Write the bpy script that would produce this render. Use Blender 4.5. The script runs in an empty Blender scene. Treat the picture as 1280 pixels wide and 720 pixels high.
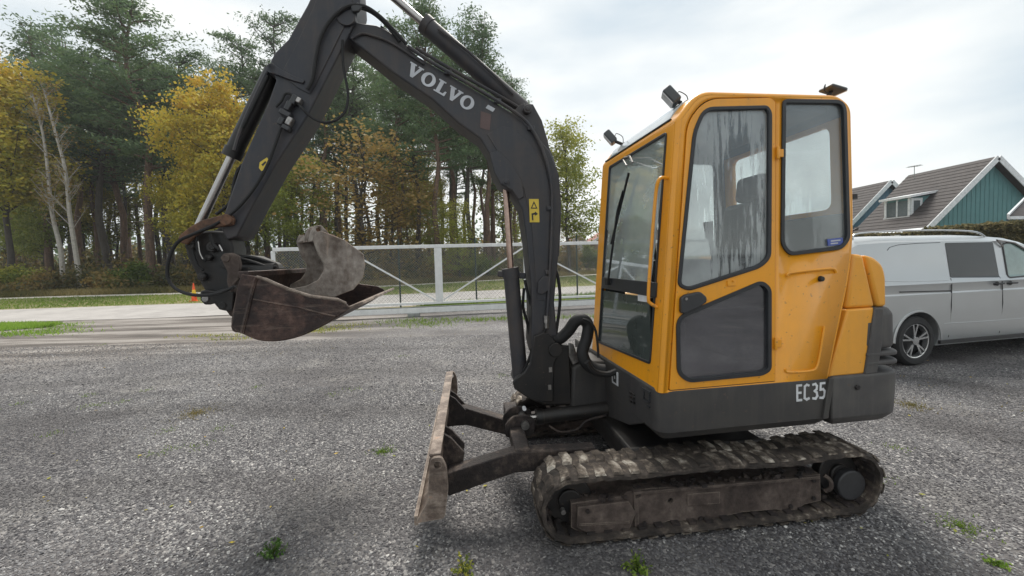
import bpy, bmesh, math, random
import numpy as np
from math import sin, cos, tan, pi, radians as R
from mathutils import Vector, Matrix
from mathutils.geometry import tessellate_polygon
random.seed(7); rng = np.random.default_rng(7)
sc = bpy.context.scene; COL = sc.collection

# ------------------------------------------------------------ camera
FPX, PITCH, ROLL, HC = 500.0, R(2.5), .027, 1.6
PYC = 325 + FPX*tan(PITCH)
FW = Vector((0, cos(PITCH), -sin(PITCH))); U0 = Vector((0, sin(PITCH), cos(PITCH))); R0 = Vector((1, 0, 0))
RT = R0*cos(ROLL) - U0*sin(ROLL); UP = U0*cos(ROLL) + R0*sin(ROLL)
cam = bpy.data.cameras.new('camera'); co = bpy.data.objects.new('camera', cam); COL.objects.link(co)
cam.sensor_width = 36; cam.lens = 36*FPX/1280; cam.shift_y = -(360-PYC)/1280; cam.clip_start = .05; cam.clip_end = 3000
m = Matrix((RT, UP, -FW)).transposed().to_4x4(); m.translation = (0, 0, HC); co.matrix_world = m
sc.camera = co
# ------------------------------------------------------------ world, sun, exposure
SUN_EL, SUN_AZ = R(56), R(4)          # azimuth clockwise from +Y
w = bpy.data.worlds.new('World'); sc.world = w; w.use_nodes = True
nt = w.node_tree; nt.nodes.clear()
def wn(t, **k):
    n = nt.nodes.new(t)
    for a, b in k.items(): setattr(n, a, b)
    return n
sky = wn('ShaderNodeTexSky', sky_type='NISHITA', sun_disc=False, sun_elevation=SUN_EL, sun_rotation=SUN_AZ)
b1 = wn('ShaderNodeBackground'); b1.inputs[1].default_value = .09; nt.links.new(sky.outputs[0], b1.inputs[0])
tc = wn('ShaderNodeTexCoord'); mp = wn('ShaderNodeMapping'); mp.inputs['Scale'].default_value = (1, 1, 3.2)
no = wn('ShaderNodeTexNoise'); no.inputs['Scale'].default_value = 1.6; no.inputs['Detail'].default_value = 6; no.inputs['Roughness'].default_value = .5
nt.links.new(tc.outputs['Generated'], mp.inputs[0]); nt.links.new(mp.outputs[0], no.inputs['Vector'])
cr = wn('ShaderNodeValToRGB'); e = cr.color_ramp.elements
e[0].position = .38; e[0].color = (.53, .60, .635, 1); e[1].position = .60; e[1].color = (.86, .86, .815, 1)
nt.links.new(no.outputs[0], cr.inputs[0])
b2 = wn('ShaderNodeBackground'); b2.inputs[1].default_value = .775; nt.links.new(cr.outputs[0], b2.inputs[0])
mx = wn('ShaderNodeMixShader'); mx.inputs[0].default_value = .88
ou = wn('ShaderNodeOutputWorld')
nt.links.new(b1.outputs[0], mx.inputs[1]); nt.links.new(b2.outputs[0], mx.inputs[2]); nt.links.new(mx.outputs[0], ou.inputs[0])
sl = bpy.data.lights.new('sun', 'SUN'); sl.energy = 2.7; sl.angle = R(26); sl.color = (1, .95, .87)
so = bpy.data.objects.new('sun', sl); COL.objects.link(so)
sd = Vector((sin(SUN_AZ)*cos(SUN_EL), cos(SUN_AZ)*cos(SUN_EL), sin(SUN_EL)))
so.rotation_euler = sd.to_track_quat('Z', 'Y').to_euler(); so.location = (0, 0, 30)
vs = sc.view_settings; vs.view_transform = 'Standard'; vs.look = 'None'; vs.exposure = .78; vs.gamma = 1

# ------------------------------------------------------------ frames: pixel ray -> metres on a plane of the thing
def ray(px, py): return FW*FPX + RT*(px-640) - UP*(py-PYC)
def ground(px, py, z=0):
    d = ray(px, py); t = (z-HC)/d.z; return (d.x*t, d.y*t)
def at(px, D, py=335):
    d = ray(px, py); t = D/d.y; return (d.x*t, D)
def zat(px, py, D):
    d = ray(px, py); return d.z*D/d.y + HC
class Frame:
    def __init__(s, ox, oy, yaw):
        s.o = Vector((ox, oy, 0)); s.a = R(yaw)
        s.u = Vector((-cos(s.a), -sin(s.a), 0)); s.v = Vector((sin(s.a), -cos(s.a), 0))
    def _p(s, d, t): P = d*t + Vector((0, 0, HC)) - s.o; return P
    def v_(s, px, py, v):
        d = ray(px, py); P = s._p(d, (v + s.v.dot(s.o))/s.v.dot(d)); return (P.dot(s.u), P.z)
    def u_(s, px, py, u):
        d = ray(px, py); P = s._p(d, (u + s.u.dot(s.o))/s.u.dot(d)); return (P.dot(s.v), P.z)
B = Frame(1.2, 3.05, 8.5); T = Frame(1.2, 3.05, 6.0); V = Frame(5.5, 5.4, 191.5)
def BV(pts, v): return [B.v_(x, y, v) for x, y in pts]
def TV(pts, v): return [T.v_(x, y, v) for x, y in pts]
def VV(pts, v=0): return [V.v_(x, y, v) for x, y in pts]

# ------------------------------------------------------------ object helpers
def tag(o, label=None, cat=None, group=None, kind=None):
    if label: o['label'] = label
    if cat: o['category'] = cat
    if group: o['group'] = group
    if kind: o['kind'] = kind
    return o
def empty(name, loc=(0, 0, 0), rz=0, label=None, cat=None, group=None):
    o = bpy.data.objects.new(name, None); COL.objects.link(o); o.location = loc; o.rotation_euler = (0, 0, rz)
    o.empty_display_size = .2
    return tag(o, label, cat, group)
def mesh(name, vs_, fs, mat, parent=None, smooth=False, bevel=0, seg=2, solid=0, rz=0, sub=0, angle=35):
    me = bpy.data.meshes.new(name); me.from_pydata([tuple(v) for v in vs_], [], [tuple(f) for f in fs]); me.validate()
    bm = bmesh.new(); bm.from_mesh(me); bmesh.ops.recalc_face_normals(bm, faces=bm.faces)
    if bevel: bmesh.ops.dissolve_limit(bm, angle_limit=R(1), verts=bm.verts, edges=bm.edges)
    bm.to_mesh(me); bm.free()
    me.materials.append(mat)
    o = bpy.data.objects.new(name, me); COL.objects.link(o)
    if parent: o.parent = parent
    if rz: o.rotation_euler = (0, 0, rz)
    if solid:
        s = o.modifiers.new('s', 'SOLIDIFY'); s.thickness = solid; s.offset = 0
    if sub:
        s = o.modifiers.new('ss', 'SUBSURF'); s.levels = s.render_levels = sub
    if bevel:
        b = o.modifiers.new('b', 'BEVEL'); b.width = bevel; b.segments = seg; b.limit_method = 'ANGLE'; b.angle_limit = R(angle); b.harden_normals = False
    if smooth or bevel:
        for p in me.polygons: p.use_smooth = True
        try: me.set_sharp_from_angle(angle=R(38))
        except Exception: pass
    return o
class MB:
    def __init__(s): s.v = []; s.f = []
    def add(s, v, f):
        n = len(s.v); s.v += [tuple(p) for p in v]; s.f += [tuple(i+n for i in q) for q in f]; return s
    def box(s, c, d, rot=None):
        x, y, z = [q/2 for q in d]; M = rot or Matrix.Identity(3); c = Vector(c)
        vv = [c + M @ Vector((a*x, b*y, e_*z)) for a in (-1, 1) for b in (-1, 1) for e_ in (-1, 1)]
        return s.add(vv, [(0, 1, 3, 2), (4, 6, 7, 5), (0, 4, 5, 1), (2, 3, 7, 6), (0, 2, 6, 4), (1, 5, 7, 3)])
    def bar(s, a, b, wd, ht, upv=(0, 0, 1)):
        a = Vector(a); b = Vector(b); d = (b-a); L = d.length; d.normalize(); x = d.cross(Vector(upv))
        if x.length < 1e-4: x = d.cross(Vector((1, 0, 0)))
        x.normalize(); y = x.cross(d); M = Matrix((d, x, y)).transposed()
        return s.box((a+b)/2, (L, wd, ht), M)
    def tube(s, pts, r, n=8, cap=True):
        pts = [Vector(p) for p in pts]; rs = r if isinstance(r, (list, tuple)) else [r]*len(pts)
        base = len(s.v); px_ = None
        for i, p in enumerate(pts):
            d = (pts[min(i+1, len(pts)-1)] - pts[max(i-1, 0)]).normalized()
            if px_ is None:
                x = d.cross(Vector((0, 0, 1))); x = x if x.length > .05 else d.cross(Vector((1, 0, 0)))
            else: x = px_ - d*px_.dot(d)
            x.normalize(); px_ = x; y = d.cross(x)
            for k in range(n):
                a = 2*pi*k/n; s.v.append(tuple(p + (x*cos(a) + y*sin(a))*rs[i]))
        for i in range(len(pts)-1):
            for k in range(n):
                a = base+i*n+k; b = base+i*n+(k+1) % n; s.f.append((a, b, b+n, a+n))
        if cap:
            s.f.append(tuple(base+k for k in range(n))[::-1]); s.f.append(tuple(base+(len(pts)-1)*n+k for k in range(n)))
        return s
    def plate(s, outer, holes=(), v0=0, v1=.01, fn=None):
        fn = fn or (lambda x, y, w_: (x, w_, y))
        loops = [list(outer)] + [list(h) for h in holes]
        flat = [p for l in loops for p in l]; n = len(flat); base = len(s.v)
        tris = tessellate_polygon([[Vector((p[0], p[1], 0)) for p in l] for l in loops])
        for w_ in (v0, v1): s.v += [tuple(fn(p[0], p[1], w_)) for p in flat]
        for t in tris: s.f.append(tuple(base+i for i in t)); s.f.append(tuple(base+n+i for i in reversed(t)))
        k = 0
        for l in loops:
            for i in range(len(l)):
                a = base+k+i; b = base+k+(i+1) % len(l); s.f.append((a, b, b+n, a+n))
            k += len(l)
        return s
    def disc(s, c, r, v0, v1, n=24, axis='v', r2=None):
        """cylinder along v (local y) between v0 and v1 centred on (u,z)=c"""
        r2 = r if r2 is None else r2; b = len(s.v)
        for v_, rr in ((v0, r), (v1, r2)):
            for k in range(n):
                a = 2*pi*k/n; s.v.append((c[0]+rr*cos(a), v_, c[1]+rr*sin(a)))
        for k in range(n): s.f.append((b+k, b+(k+1) % n, b+n+(k+1) % n, b+n+k))
        s.f.append(tuple(b+k for k in range(n))); s.f.append(tuple(b+n+k for k in range(n))[::-1]); return s
    def build(s, name, mat, parent=None, **k): return mesh(name, s.v, s.f, mat, parent, **k)
def spline(pts, n=6):
    P = [Vector(p) for p in pts]; out = []
    for i in range(len(P)-1):
        a = P[max(i-1, 0)]; b = P[i]; c = P[i+1]; d = P[min(i+2, len(P)-1)]
        for k in range(n):
            t = k/n; out.append(.5*((2*b)+(-a+c)*t+(2*a-5*b+4*c-d)*t*t+(-a+3*b-3*c+d)*t**3))
    return out+[P[-1]]
def area(p): return sum(p[i][0]*p[(i+1) % len(p)][1]-p[(i+1) % len(p)][0]*p[i][1] for i in range(len(p)))/2
def offset(p, d):
    """inward offset by d (negative: outward)"""
    s = 1 if area(p) > 0 else -1; out = []; n = len(p)
    for i in range(n):
        a = Vector(p[i-1]); b = Vector(p[i]); c = Vector(p[(i+1) % n]); e1 = (b-a).normalized(); e2 = (c-b).normalized()
        n1 = Vector((-e1.y, e1.x))*s; n2 = Vector((-e2.y, e2.x))*s; q = n1+n2
        if q.length < 1e-6: q = n1
        q = q.normalized(); k = max(.5, q.dot(n1)); out.append(tuple(b+q*d/k))
    return out
def fillet(p, r, n=5):
    rs = r if isinstance(r, (list, tuple)) else [r]*len(p); out = []
    for i in range(len(p)):
        b = Vector(p[i]); a = Vector(p[i-1])-b; c = Vector(p[(i+1) % len(p)])-b
        d = min(rs[i], a.length*.45, c.length*.45)
        if d < 1e-4: out.append(tuple(b)); continue
        A = b+a.normalized()*d; C = b+c.normalized()*d
        for k in range(n+1):
            t = k/n; out.append(tuple(A*(1-t)**2+b*2*t*(1-t)+C*t*t))
    return out

# ------------------------------------------------------------ materials
def mat(name): 
    m_ = bpy.data.materials.new(name); m_.use_nodes = True; return m_, m_.node_tree, m_.node_tree.nodes['Principled BSDF']
def N(t, ty, **k):
    n = t.nodes.new(ty)
    for a, b in k.items(): setattr(n, a, b)
    return n
INST = False
def noise(t, scale, detail=4, rough=.55, vec=None, sc3=None):
    n = N(t, 'ShaderNodeTexNoise'); n.inputs['Scale'].default_value = scale; n.inputs['Detail'].default_value = detail; n.inputs['Roughness'].default_value = rough
    c = N(t, 'ShaderNodeTexCoord'); o = c.outputs[vec or 'Object']
    if INST:
        oi_ = N(t, 'ShaderNodeObjectInfo'); va = N(t, 'ShaderNodeVectorMath', operation='ADD'); t.links.new(o, va.inputs[0]); t.links.new(oi_.outputs['Location'], va.inputs[1]); o = va.outputs[0]
    if sc3:
        mm = N(t, 'ShaderNodeMapping'); mm.inputs['Scale'].default_value = sc3; t.links.new(o, mm.inputs[0]); o = mm.outputs[0]
    t.links.new(o, n.inputs['Vector']); return n.outputs[0]
def ramp(t, src, stops):
    r = N(t, 'ShaderNodeValToRGB'); el = r.color_ramp.elements
    while len(el) < len(stops): el.new(.5)
    for e_, (p, c) in zip(el, stops): e_.position = p; e_.color = tuple(c)+(1,) if len(c) == 3 else c
    t.links.new(src, r.inputs[0]); return r.outputs[0]
def mixc(t, fac, a, b, mode='MIX'):
    n = N(t, 'ShaderNodeMix', data_type='RGBA', blend_type=mode)
    for s_, v_ in ((n.inputs[0], fac), (n.inputs[6], a), (n.inputs[7], b)):
        if hasattr(v_, 'is_linked') or isinstance(v_, bpy.types.NodeSocket): t.links.new(v_, s_)
        elif isinstance(v_, (int, float)): s_.default_value = v_
        else: s_.default_value = tuple(v_)+(1,) if len(v_) == 3 else v_
    return n.outputs[2]
def bump(t, bs, h, st=.3, dist=.01):
    b = N(t, 'ShaderNodeBump'); b.inputs['Strength'].default_value = st; b.inputs['Distance'].default_value = dist
    t.links.new(h, b.inputs['Height']); t.links.new(b.outputs[0], bs.inputs['Normal'])
def BW(a): return (a, a, a)
def paint(name, col, dirt=(.12, .10, .08), amt=.35, rough=.45, scale=3, coat=0, metal=0, streak=True, bumpy=.05, spec=.5, wear=None):
    m_, t, b = mat(name)
    n1 = noise(t, scale, 8, .65); f = ramp(t, n1, [(.42, BW(0)), (.78, BW(amt))])
    c = mixc(t, f, col, dirt)
    if streak:
        n2 = noise(t, 6, 5, .6, sc3=(3.2, 3.2, .35)); f2 = ramp(t, n2, [(.5, BW(0)), (.8, BW(amt*.6))]); c = mixc(t, f2, c, dirt)
    n3 = noise(t, 1.3, 3); c = mixc(t, ramp(t, n3, [(.3, BW(0)), (.75, BW(.22))]), c, tuple(x*.72 for x in col))
    if wear: c = mixc(t, edgemask(t, .007, 7), c, wear)
    n4 = noise(t, 38, 3, .5); c = mixc(t, ramp(t, n4, [(.68, BW(0)), (.72, BW(.45))]), c, (.10, .07, .05))
    t.links.new(c, b.inputs['Base Color'])
    t.links.new(ramp(t, n1, [(.3, BW(rough)), (.8, BW(min(1, rough+.3)))]), b.inputs['Roughness'])
    b.inputs['Coat Weight'].default_value = coat; b.inputs['Metallic'].default_value = metal; b.inputs['Specular IOR Level'].default_value = spec
    bump(t, b, noise(t, 60, 4), bumpy, .003)
    return m_
def edgemask(t, radius=.010, brk=9):
    bv = N(t, 'ShaderNodeBevel'); bv.samples = 4; bv.inputs[0].default_value = radius; gm = N(t, 'ShaderNodeNewGeometry')
    dt = N(t, 'ShaderNodeVectorMath', operation='DOT_PRODUCT'); t.links.new(bv.outputs[0], dt.inputs[0]); t.links.new(gm.outputs['Normal'], dt.inputs[1])
    e_ = ramp(t, dt.outputs['Value'], [(.80, BW(1)), (.985, BW(0))]); n_ = ramp(t, noise(t, brk, 6, .65), [(.40, BW(0)), (.58, BW(1))])
    return mixc(t, 1.0, e_, n_, 'MULTIPLY')
def worn(name, stops, scale=5, rough=.75, metal=.0, st=.5, dist=.006, sc3=None, bs=30, edge=None, scratch=None):
    m_, t, b = mat(name); n1 = noise(t, scale, 9, .7, sc3=sc3)
    n2 = noise(t, scale*5, 5, .6)
    mx_ = N(t, 'ShaderNodeMath', operation='MULTIPLY_ADD'); t.links.new(n2, mx_.inputs[0]); mx_.inputs[1].default_value = .35; 
    m2 = N(t, 'ShaderNodeMath', operation='MULTIPLY'); t.links.new(n1, m2.inputs[0]); m2.inputs[1].default_value = .8; t.links.new(m2.outputs[0], mx_.inputs[2])
    c_ = ramp(t, mx_.outputs[0], stops)
    if scratch:
        s_ = ramp(t, noise(t, 5, 7, .7, sc3=scratch), [(.57, BW(0)), (.68, BW(.32))]); c_ = mixc(t, s_, c_, edge)
    if edge: c_ = mixc(t, edgemask(t), c_, edge)
    t.links.new(c_, b.inputs['Base Color']); b.inputs['Roughness'].default_value = rough; b.inputs['Metallic'].default_value = metal
    bump(t, b, noise(t, bs, 7, .7), st, dist); return m_
def plain(name, col, rough=.5, metal=0, coat=0, bs=0, var=.15, scale=8):
    m_, t, b = mat(name); n1 = noise(t, scale, 5)
    t.links.new(mixc(t, ramp(t, n1, [(.35, BW(0)), (.7, BW(1))]), tuple(c*(1-var) for c in col), tuple(min(1, c*(1+var)) for c in col)), b.inputs['Base Color'])
    b.inputs['Roughness'].default_value = rough; b.inputs['Metallic'].default_value = metal; b.inputs['Coat Weight'].default_value = coat
    if bs: bump(t, b, noise(t, bs, 4), .3, .004)
    return m_
M = {}
M['yellow'] = paint('yellow_paint', (.86, .352, .010), (.32, .19, .07), .34, .28, 2.5, coat=.3)
M['hood'] = paint('hood_paint', (.82, .36, .026), (.35, .22, .09), .32, .38, 2.5, coat=.2)
M['boom'] = paint('boom_grey_paint', (.030, .032, .040), (.12, .09, .068), .5, .42, 3.5, wear=(.15, .12, .10))
M['arm'] = paint('arm_grey_paint', (.023, .026, .036), (.14, .105, .08), .5, .42, 3.0, wear=(.16, .12, .095))
M['skirt'] = paint('skirt_grey_paint', (.036, .034, .035), (.12, .11, .09), .45, .5, 3, wear=(.13, .125, .12))
M['weight'] = paint('counterweight_grey_paint', (.055, .052, .054), (.17, .16, .14), .5, .55, 3, wear=(.32, .31, .30))
M['black'] = paint('greasy_black_steel', (.007, .007, .008), (.04, .030, .024), .6, .38, 7, bumpy=.3, wear=(.09, .07, .06))
M['rubber'] = plain('black_rubber', (.009, .009, .010), .7, bs=80)
M['gasket'] = plain('window_gasket', (.022, .024, .028), .5)
M['plastic'] = plain('dark_plastic', (.03, .032, .036), .4)
M['lamp'] = plain('lamp_housing_grey', (.07, .078, .085), .5)
M['chrome'] = plain('chromed_rod', (.42, .40, .39), .26, 1.0, var=.08)
M['copper'] = plain('stained_rod', (.42, .30, .25), .25, .9, var=.2)
M['hosemetal'] = plain('zinc_fitting', (.35, .34, .33), .35, .9, var=.3, scale=40)
M['rust'] = worn('rusty_link', [(.42, (.025, .018, .015)), (.55, (.085, .045, .028)), (.65, (.16, .08, .045)), (.76, (.08, .065, .055))], 7)
M['bucket'] = worn('muddy_dark_bucket_steel', [(.44, (.011, .006, .006)), (.57, (.028, .015, .013)), (.65, (.070, .038, .030)), (.76, (.18, .115, .088))], 4.2, .48, .15, .8, .008, edge=(.26, .19, .15), scratch=(.6, 1, 4.5))
M['smallbucket'] = worn('scoured_grey_bucket_steel', [(.43, (.10, .075, .06)), (.54, (.20, .168, .145)), (.63, (.30, .265, .235)), (.76, (.50, .45, .40))], 5, .6, .2, .7, .006, (1, 1, .55), edge=(.48, .36, .27), scratch=(4.5, 3, .5))
M['blade'] = worn('blade_steel', [(.42, (.055, .04, .033)), (.54, (.14, .105, .085)), (.64, (.26, .21, .175)), (.74, (.36, .22, .15))], 5, .6, .1, .8, .008, edge=(.42, .36, .30), scratch=(1, .5, 4))
M['bladearm'] = worn('mud_caked_arm', [(.45, (.010, .008, .008)), (.58, (.026, .019, .018)), (.68, (.075, .056, .046)), (.78, (.2, .16, .13))], 5, .8, 0, .9, .012)
M['tframe'] = worn('track_frame_mud', [(.44, (.030, .021, .018)), (.57, (.066, .048, .041)), (.68, (.12, .092, .078)), (.8, (.22, .18, .155))], 4, .85, 0, .9, .014, edge=(.27, .22, .18))
M['track'] = worn('muddy_rubber_track', [(.44, (.020, .016, .014)), (.57, (.048, .038, .032)), (.65, (.11, .087, .07)), (.72, (.34, .30, .25)), (.8, (.50, .46, .40))], 5, .85, 0, .9, .012)
INST = True; M['tracklug'] = worn('dusty_rubber_lug', [(.44, (.022, .017, .014)), (.56, (.064, .050, .040)), (.62, (.17, .14, .112)), (.70, (.50, .455, .39))], 3.6, .85, 0, .9, .012); INST = False
M['hub'] = plain('motor_cover', (.035, .035, .038), .45, bs=50)
M['white'] = plain('white_lettering', (.62, .63, .65), .5)
M['lgrey'] = plain('pale_lettering', (.50, .52, .56), .45)
M['decal'] = plain('yellow_decal', (.68, .50, .06), .5)
M['blackprint'] = plain('black_print', (.02, .02, .02), .5)
M['blue'] = plain('blue_sticker', (.07, .11, .38), .4)
M['orange'] = plain('cone_orange', (.85, .10, .02), .45)
M['coneyel'] = plain('cone_yellow', (.85, .55, .03), .45)
M['interior'] = plain('cab_interior', (.045, .046, .05), .7)
M['liner'] = plain('cab_liner', (.10, .11, .12), .8)
M['seat'] = plain('seat_fabric', (.018, .018, .02), .85, bs=60)
M['armrest'] = plain('yellow_tube', (.60, .30, .05), .45)
M['gate'] = paint('galvanised_white_gate', (.76, .77, .77), (.3, .3, .28), .3, .5, 5)
M['wire'] = plain('galvanised_wire', (.30, .31, .30), .45, .6)
M['green'] = plain('dark_green_steel', (.015, .035, .028), .5)
M['roofpanel'] = plain('pale_roof_hatch', (.42, .46, .48), .12, coat=.6)

def glassmat(name, tint, fog, streaks=None, fogcol=(.55, .60, .62), low=.35, high=.65, base=0., refl=.05):
    m_ = bpy.data.materials.new(name); m_.use_nodes = True; t = m_.node_tree; t.nodes.clear()
    out = N(t, 'ShaderNodeOutputMaterial'); tr = N(t, 'ShaderNodeBsdfTransparent'); tr.inputs[0].default_value = tuple(tint)+(1,)
    gl = N(t, 'ShaderNodeBsdfGlossy'); gl.inputs['Roughness'].default_value = .03; gl.inputs[0].default_value = (.9, .95, 1, 1)
    df = N(t, 'ShaderNodeBsdfDiffuse'); df.inputs[0].default_value = tuple(fogcol)+(1,)
    tl = N(t, 'ShaderNodeBsdfTranslucent'); tl.inputs[0].default_value = tuple(fogcol)+(1,)
    md = N(t, 'ShaderNodeMixShader'); md.inputs[0].default_value = .5; t.links.new(df.outputs[0], md.inputs[1]); t.links.new(tl.outputs[0], md.inputs[2])
    f = ramp(t, noise(t, 2.6, 4, .5), [(low, BW(base)), (high, BW(fog))])
    if streaks:
        # dripped patch at a place of its own on the pane: centre u, z and half sizes
        cu, hu, cz, hz, amt = streaks
        tcn = N(t, 'ShaderNodeTexCoord'); mp_ = N(t, 'ShaderNodeMapping'); mp_.vector_type = 'POINT'
        mp_.inputs['Location'].default_value = (-cu/hu, 0, -cz/hz); mp_.inputs['Scale'].default_value = (1/hu, 0, 1/hz)
        t.links.new(tcn.outputs['Object'], mp_.inputs[0]); ln = N(t, 'ShaderNodeVectorMath', operation='LENGTH'); t.links.new(mp_.outputs[0], ln.inputs[0])
        jit = noise(t, 16, 4, .6, sc3=(3.4, 1, .35)); ad = N(t, 'ShaderNodeMath', operation='MULTIPLY_ADD'); t.links.new(jit, ad.inputs[0]); ad.inputs[1].default_value = 2.6; t.links.new(ln.outputs['Value'], ad.inputs[2])
        s2 = ramp(t, ad.outputs[0], [(.0, BW(1-amt)), (.5, BW(1-amt)), (.80, BW(1)), (1, BW(1))])
        sub_ = N(t, 'ShaderNodeMath', operation='SUBTRACT'); t.links.new(ad.outputs[0], sub_.inputs[0]); sub_.inputs[1].default_value = 1.35
        s2 = ramp(t, sub_.outputs[0], [(.0, BW(1-amt)), (.40, BW(1-amt*.9)), (.72, BW(1)), (1, BW(1))])
        f = mixc(t, 1.0, f, s2, 'MULTIPLY')
    mf = N(t, 'ShaderNodeMixShader'); t.links.new(f, mf.inputs[0]); t.links.new(tr.outputs[0], mf.inputs[1]); t.links.new(md.outputs[0], mf.inputs[2])
    lw = N(t, 'ShaderNodeLayerWeight'); lw.inputs[0].default_value = .5
    pw = N(t, 'ShaderNodeMath', operation='POWER'); t.links.new(lw.outputs['Facing'], pw.inputs[0]); pw.inputs[1].default_value = 3.5
    fr = N(t, 'ShaderNodeMath', operation='MULTIPLY_ADD'); t.links.new(pw.outputs[0], fr.inputs[0]); fr.inputs[1].default_value = .8; fr.inputs[2].default_value = refl
    mg = N(t, 'ShaderNodeMixShader'); t.links.new(fr.outputs[0], mg.inputs[0]); t.links.new(mf.outputs[0], mg.inputs[1]); t.links.new(gl.outputs[0], mg.inputs[2])
    t.links.new(mg.outputs[0], out.inputs[0]); return m_
M['fogglass'] = glassmat('fogged_glass', (.84, .87, .87), .58, (.04, .24, 1.90, .62, .95), (.80, .84, .85), low=.36, high=.62, base=.28, refl=.06)
M['fogglass2'] = glassmat('fogged_glass_rear', (.86, .89, .89), .26, (-.36, .16, 1.72, .26, .7), (.78, .82, .83), low=.35, high=.7, base=.12)
M['lowglass'] = glassmat('smoky_glass', (.62, .61, .64), .5, None, (.24, .23, .25), low=.35, high=.65, base=.12, refl=.13)
M['frontglass'] = glassmat('front_glass', (.88, .93, .93), .62, None, (.88, .93, .92), low=.30, high=.70, base=.34, refl=.30)  # light fog, its pale diffuse raised to stand in for bright sky
M['frontlow'] = glassmat('front_lower_glass', (.35, .40, .38), .75, None, (.17, .20, .19), low=.2, high=.6, base=.45)
M['clearglass'] = glassmat('clear_glass', (.92, .95, .95), .12, None)

# ================================================================ SETTING
def groundmat():
    m_, t, b = mat('gravel')
    tcn = N(t, 'ShaderNodeTexCoord')
    vo = N(t, 'ShaderNodeTexVoronoi'); vo.inputs['Scale'].default_value = 62; t.links.new(tcn.outputs['Object'], vo.inputs['Vector'])
    wn_ = N(t, 'ShaderNodeTexWhiteNoise'); t.links.new(vo.outputs['Color'], wn_.inputs['Vector'])
    c = ramp(t, wn_.outputs['Value'], [(0, (.045, .042, .046)), (.4, (.105, .10, .104)), (.8, (.19, .184, .184)), (1, (.42, .40, .385))])
    big = noise(t, .45, 6, .62); c = mixc(t, ramp(t, big, [(.42, BW(0)), (.60, BW(.8))]), c, (.075, .068, .069))
    mud = noise(t, 1.3, 7, .65); c = mixc(t, ramp(t, mud, [(.52, BW(0)), (.74, BW(.55))]), c, (.25, .235, .215))
    # tyre ruts curving in from the gate on the left
    rg = N(t, 'ShaderNodeVectorMath', operation='DISTANCE'); t.links.new(tcn.outputs['Object'], rg.inputs[0]); rg.inputs[1].default_value = (-3.5, -6.5, 0)
    wob = N(t, 'ShaderNodeMath', operation='MULTIPLY_ADD'); t.links.new(noise(t, .5, 3), wob.inputs[0]); wob.inputs[1].default_value = .9; t.links.new(rg.outputs['Value'], wob.inputs[2])
    wv = N(t, 'ShaderNodeMath', operation='SINE'); ml = N(t, 'ShaderNodeMath', operation='MULTIPLY'); t.links.new(wob.outputs[0], ml.inputs[0]); ml.inputs[1].default_value = 4.0; t.links.new(ml.outputs[0], wv.inputs[0])
    rut = ramp(t, wv.outputs[0], [(.55, BW(0)), (.95, BW(.35))]); c = mixc(t, rut, c, (.07, .066, .068))
    # muddy driveway: gravel gives way to packed earth with long wheel marks
    sx = N(t, 'ShaderNodeSeparateXYZ'); t.links.new(tcn.outputs['Object'], sx.inputs[0])
    dy = N(t, 'ShaderNodeMath', operation='MULTIPLY_ADD'); t.links.new(noise(t, .6, 7, .65), dy.inputs[0]); dy.inputs[1].default_value = 3.6; t.links.new(sx.outputs['Y'], dy.inputs[2])
    dx = N(t, 'ShaderNodeMath', operation='MULTIPLY_ADD'); t.links.new(sx.outputs['X'], dx.inputs[0]); dx.inputs[1].default_value = -.34; t.links.new(dy.outputs[0], dx.inputs[2])
    nr = N(t, 'ShaderNodeMapRange'); nr.inputs['From Min'].default_value = 10.6; nr.inputs['From Max'].default_value = 12.6; t.links.new(dx.outputs[0], nr.inputs[0])
    lx = N(t, 'ShaderNodeMapRange'); lx.inputs['From Min'].default_value = -1.5; lx.inputs['From Max'].default_value = -4.5; t.links.new(sx.outputs['X'], lx.inputs[0])
    mm_ = N(t, 'ShaderNodeMath', operation='MULTIPLY'); t.links.new(nr.outputs[0], mm_.inputs[0]); t.links.new(lx.outputs[0], mm_.inputs[1])
    earth = ramp(t, noise(t, 1.0, 9, .68, sc3=(.2, 1.9, 1)), [(.38, (.060, .050, .045)), (.47, (.13, .112, .10)), (.54, (.235, .212, .195)), (.68, (.33, .305, .285))])
    c = mixc(t, mm_.outputs[0], c, earth)
    t.links.new(c, b.inputs['Base Color']); b.inputs['Roughness'].default_value = .8
    hm = N(t, 'ShaderNodeMath', operation='MULTIPLY'); t.links.new(vo.outputs['Distance'], hm.inputs[0]); hm.inputs[1].default_value = -1
    bump(t, b, hm.outputs[0], .9, .012); return m_
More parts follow.
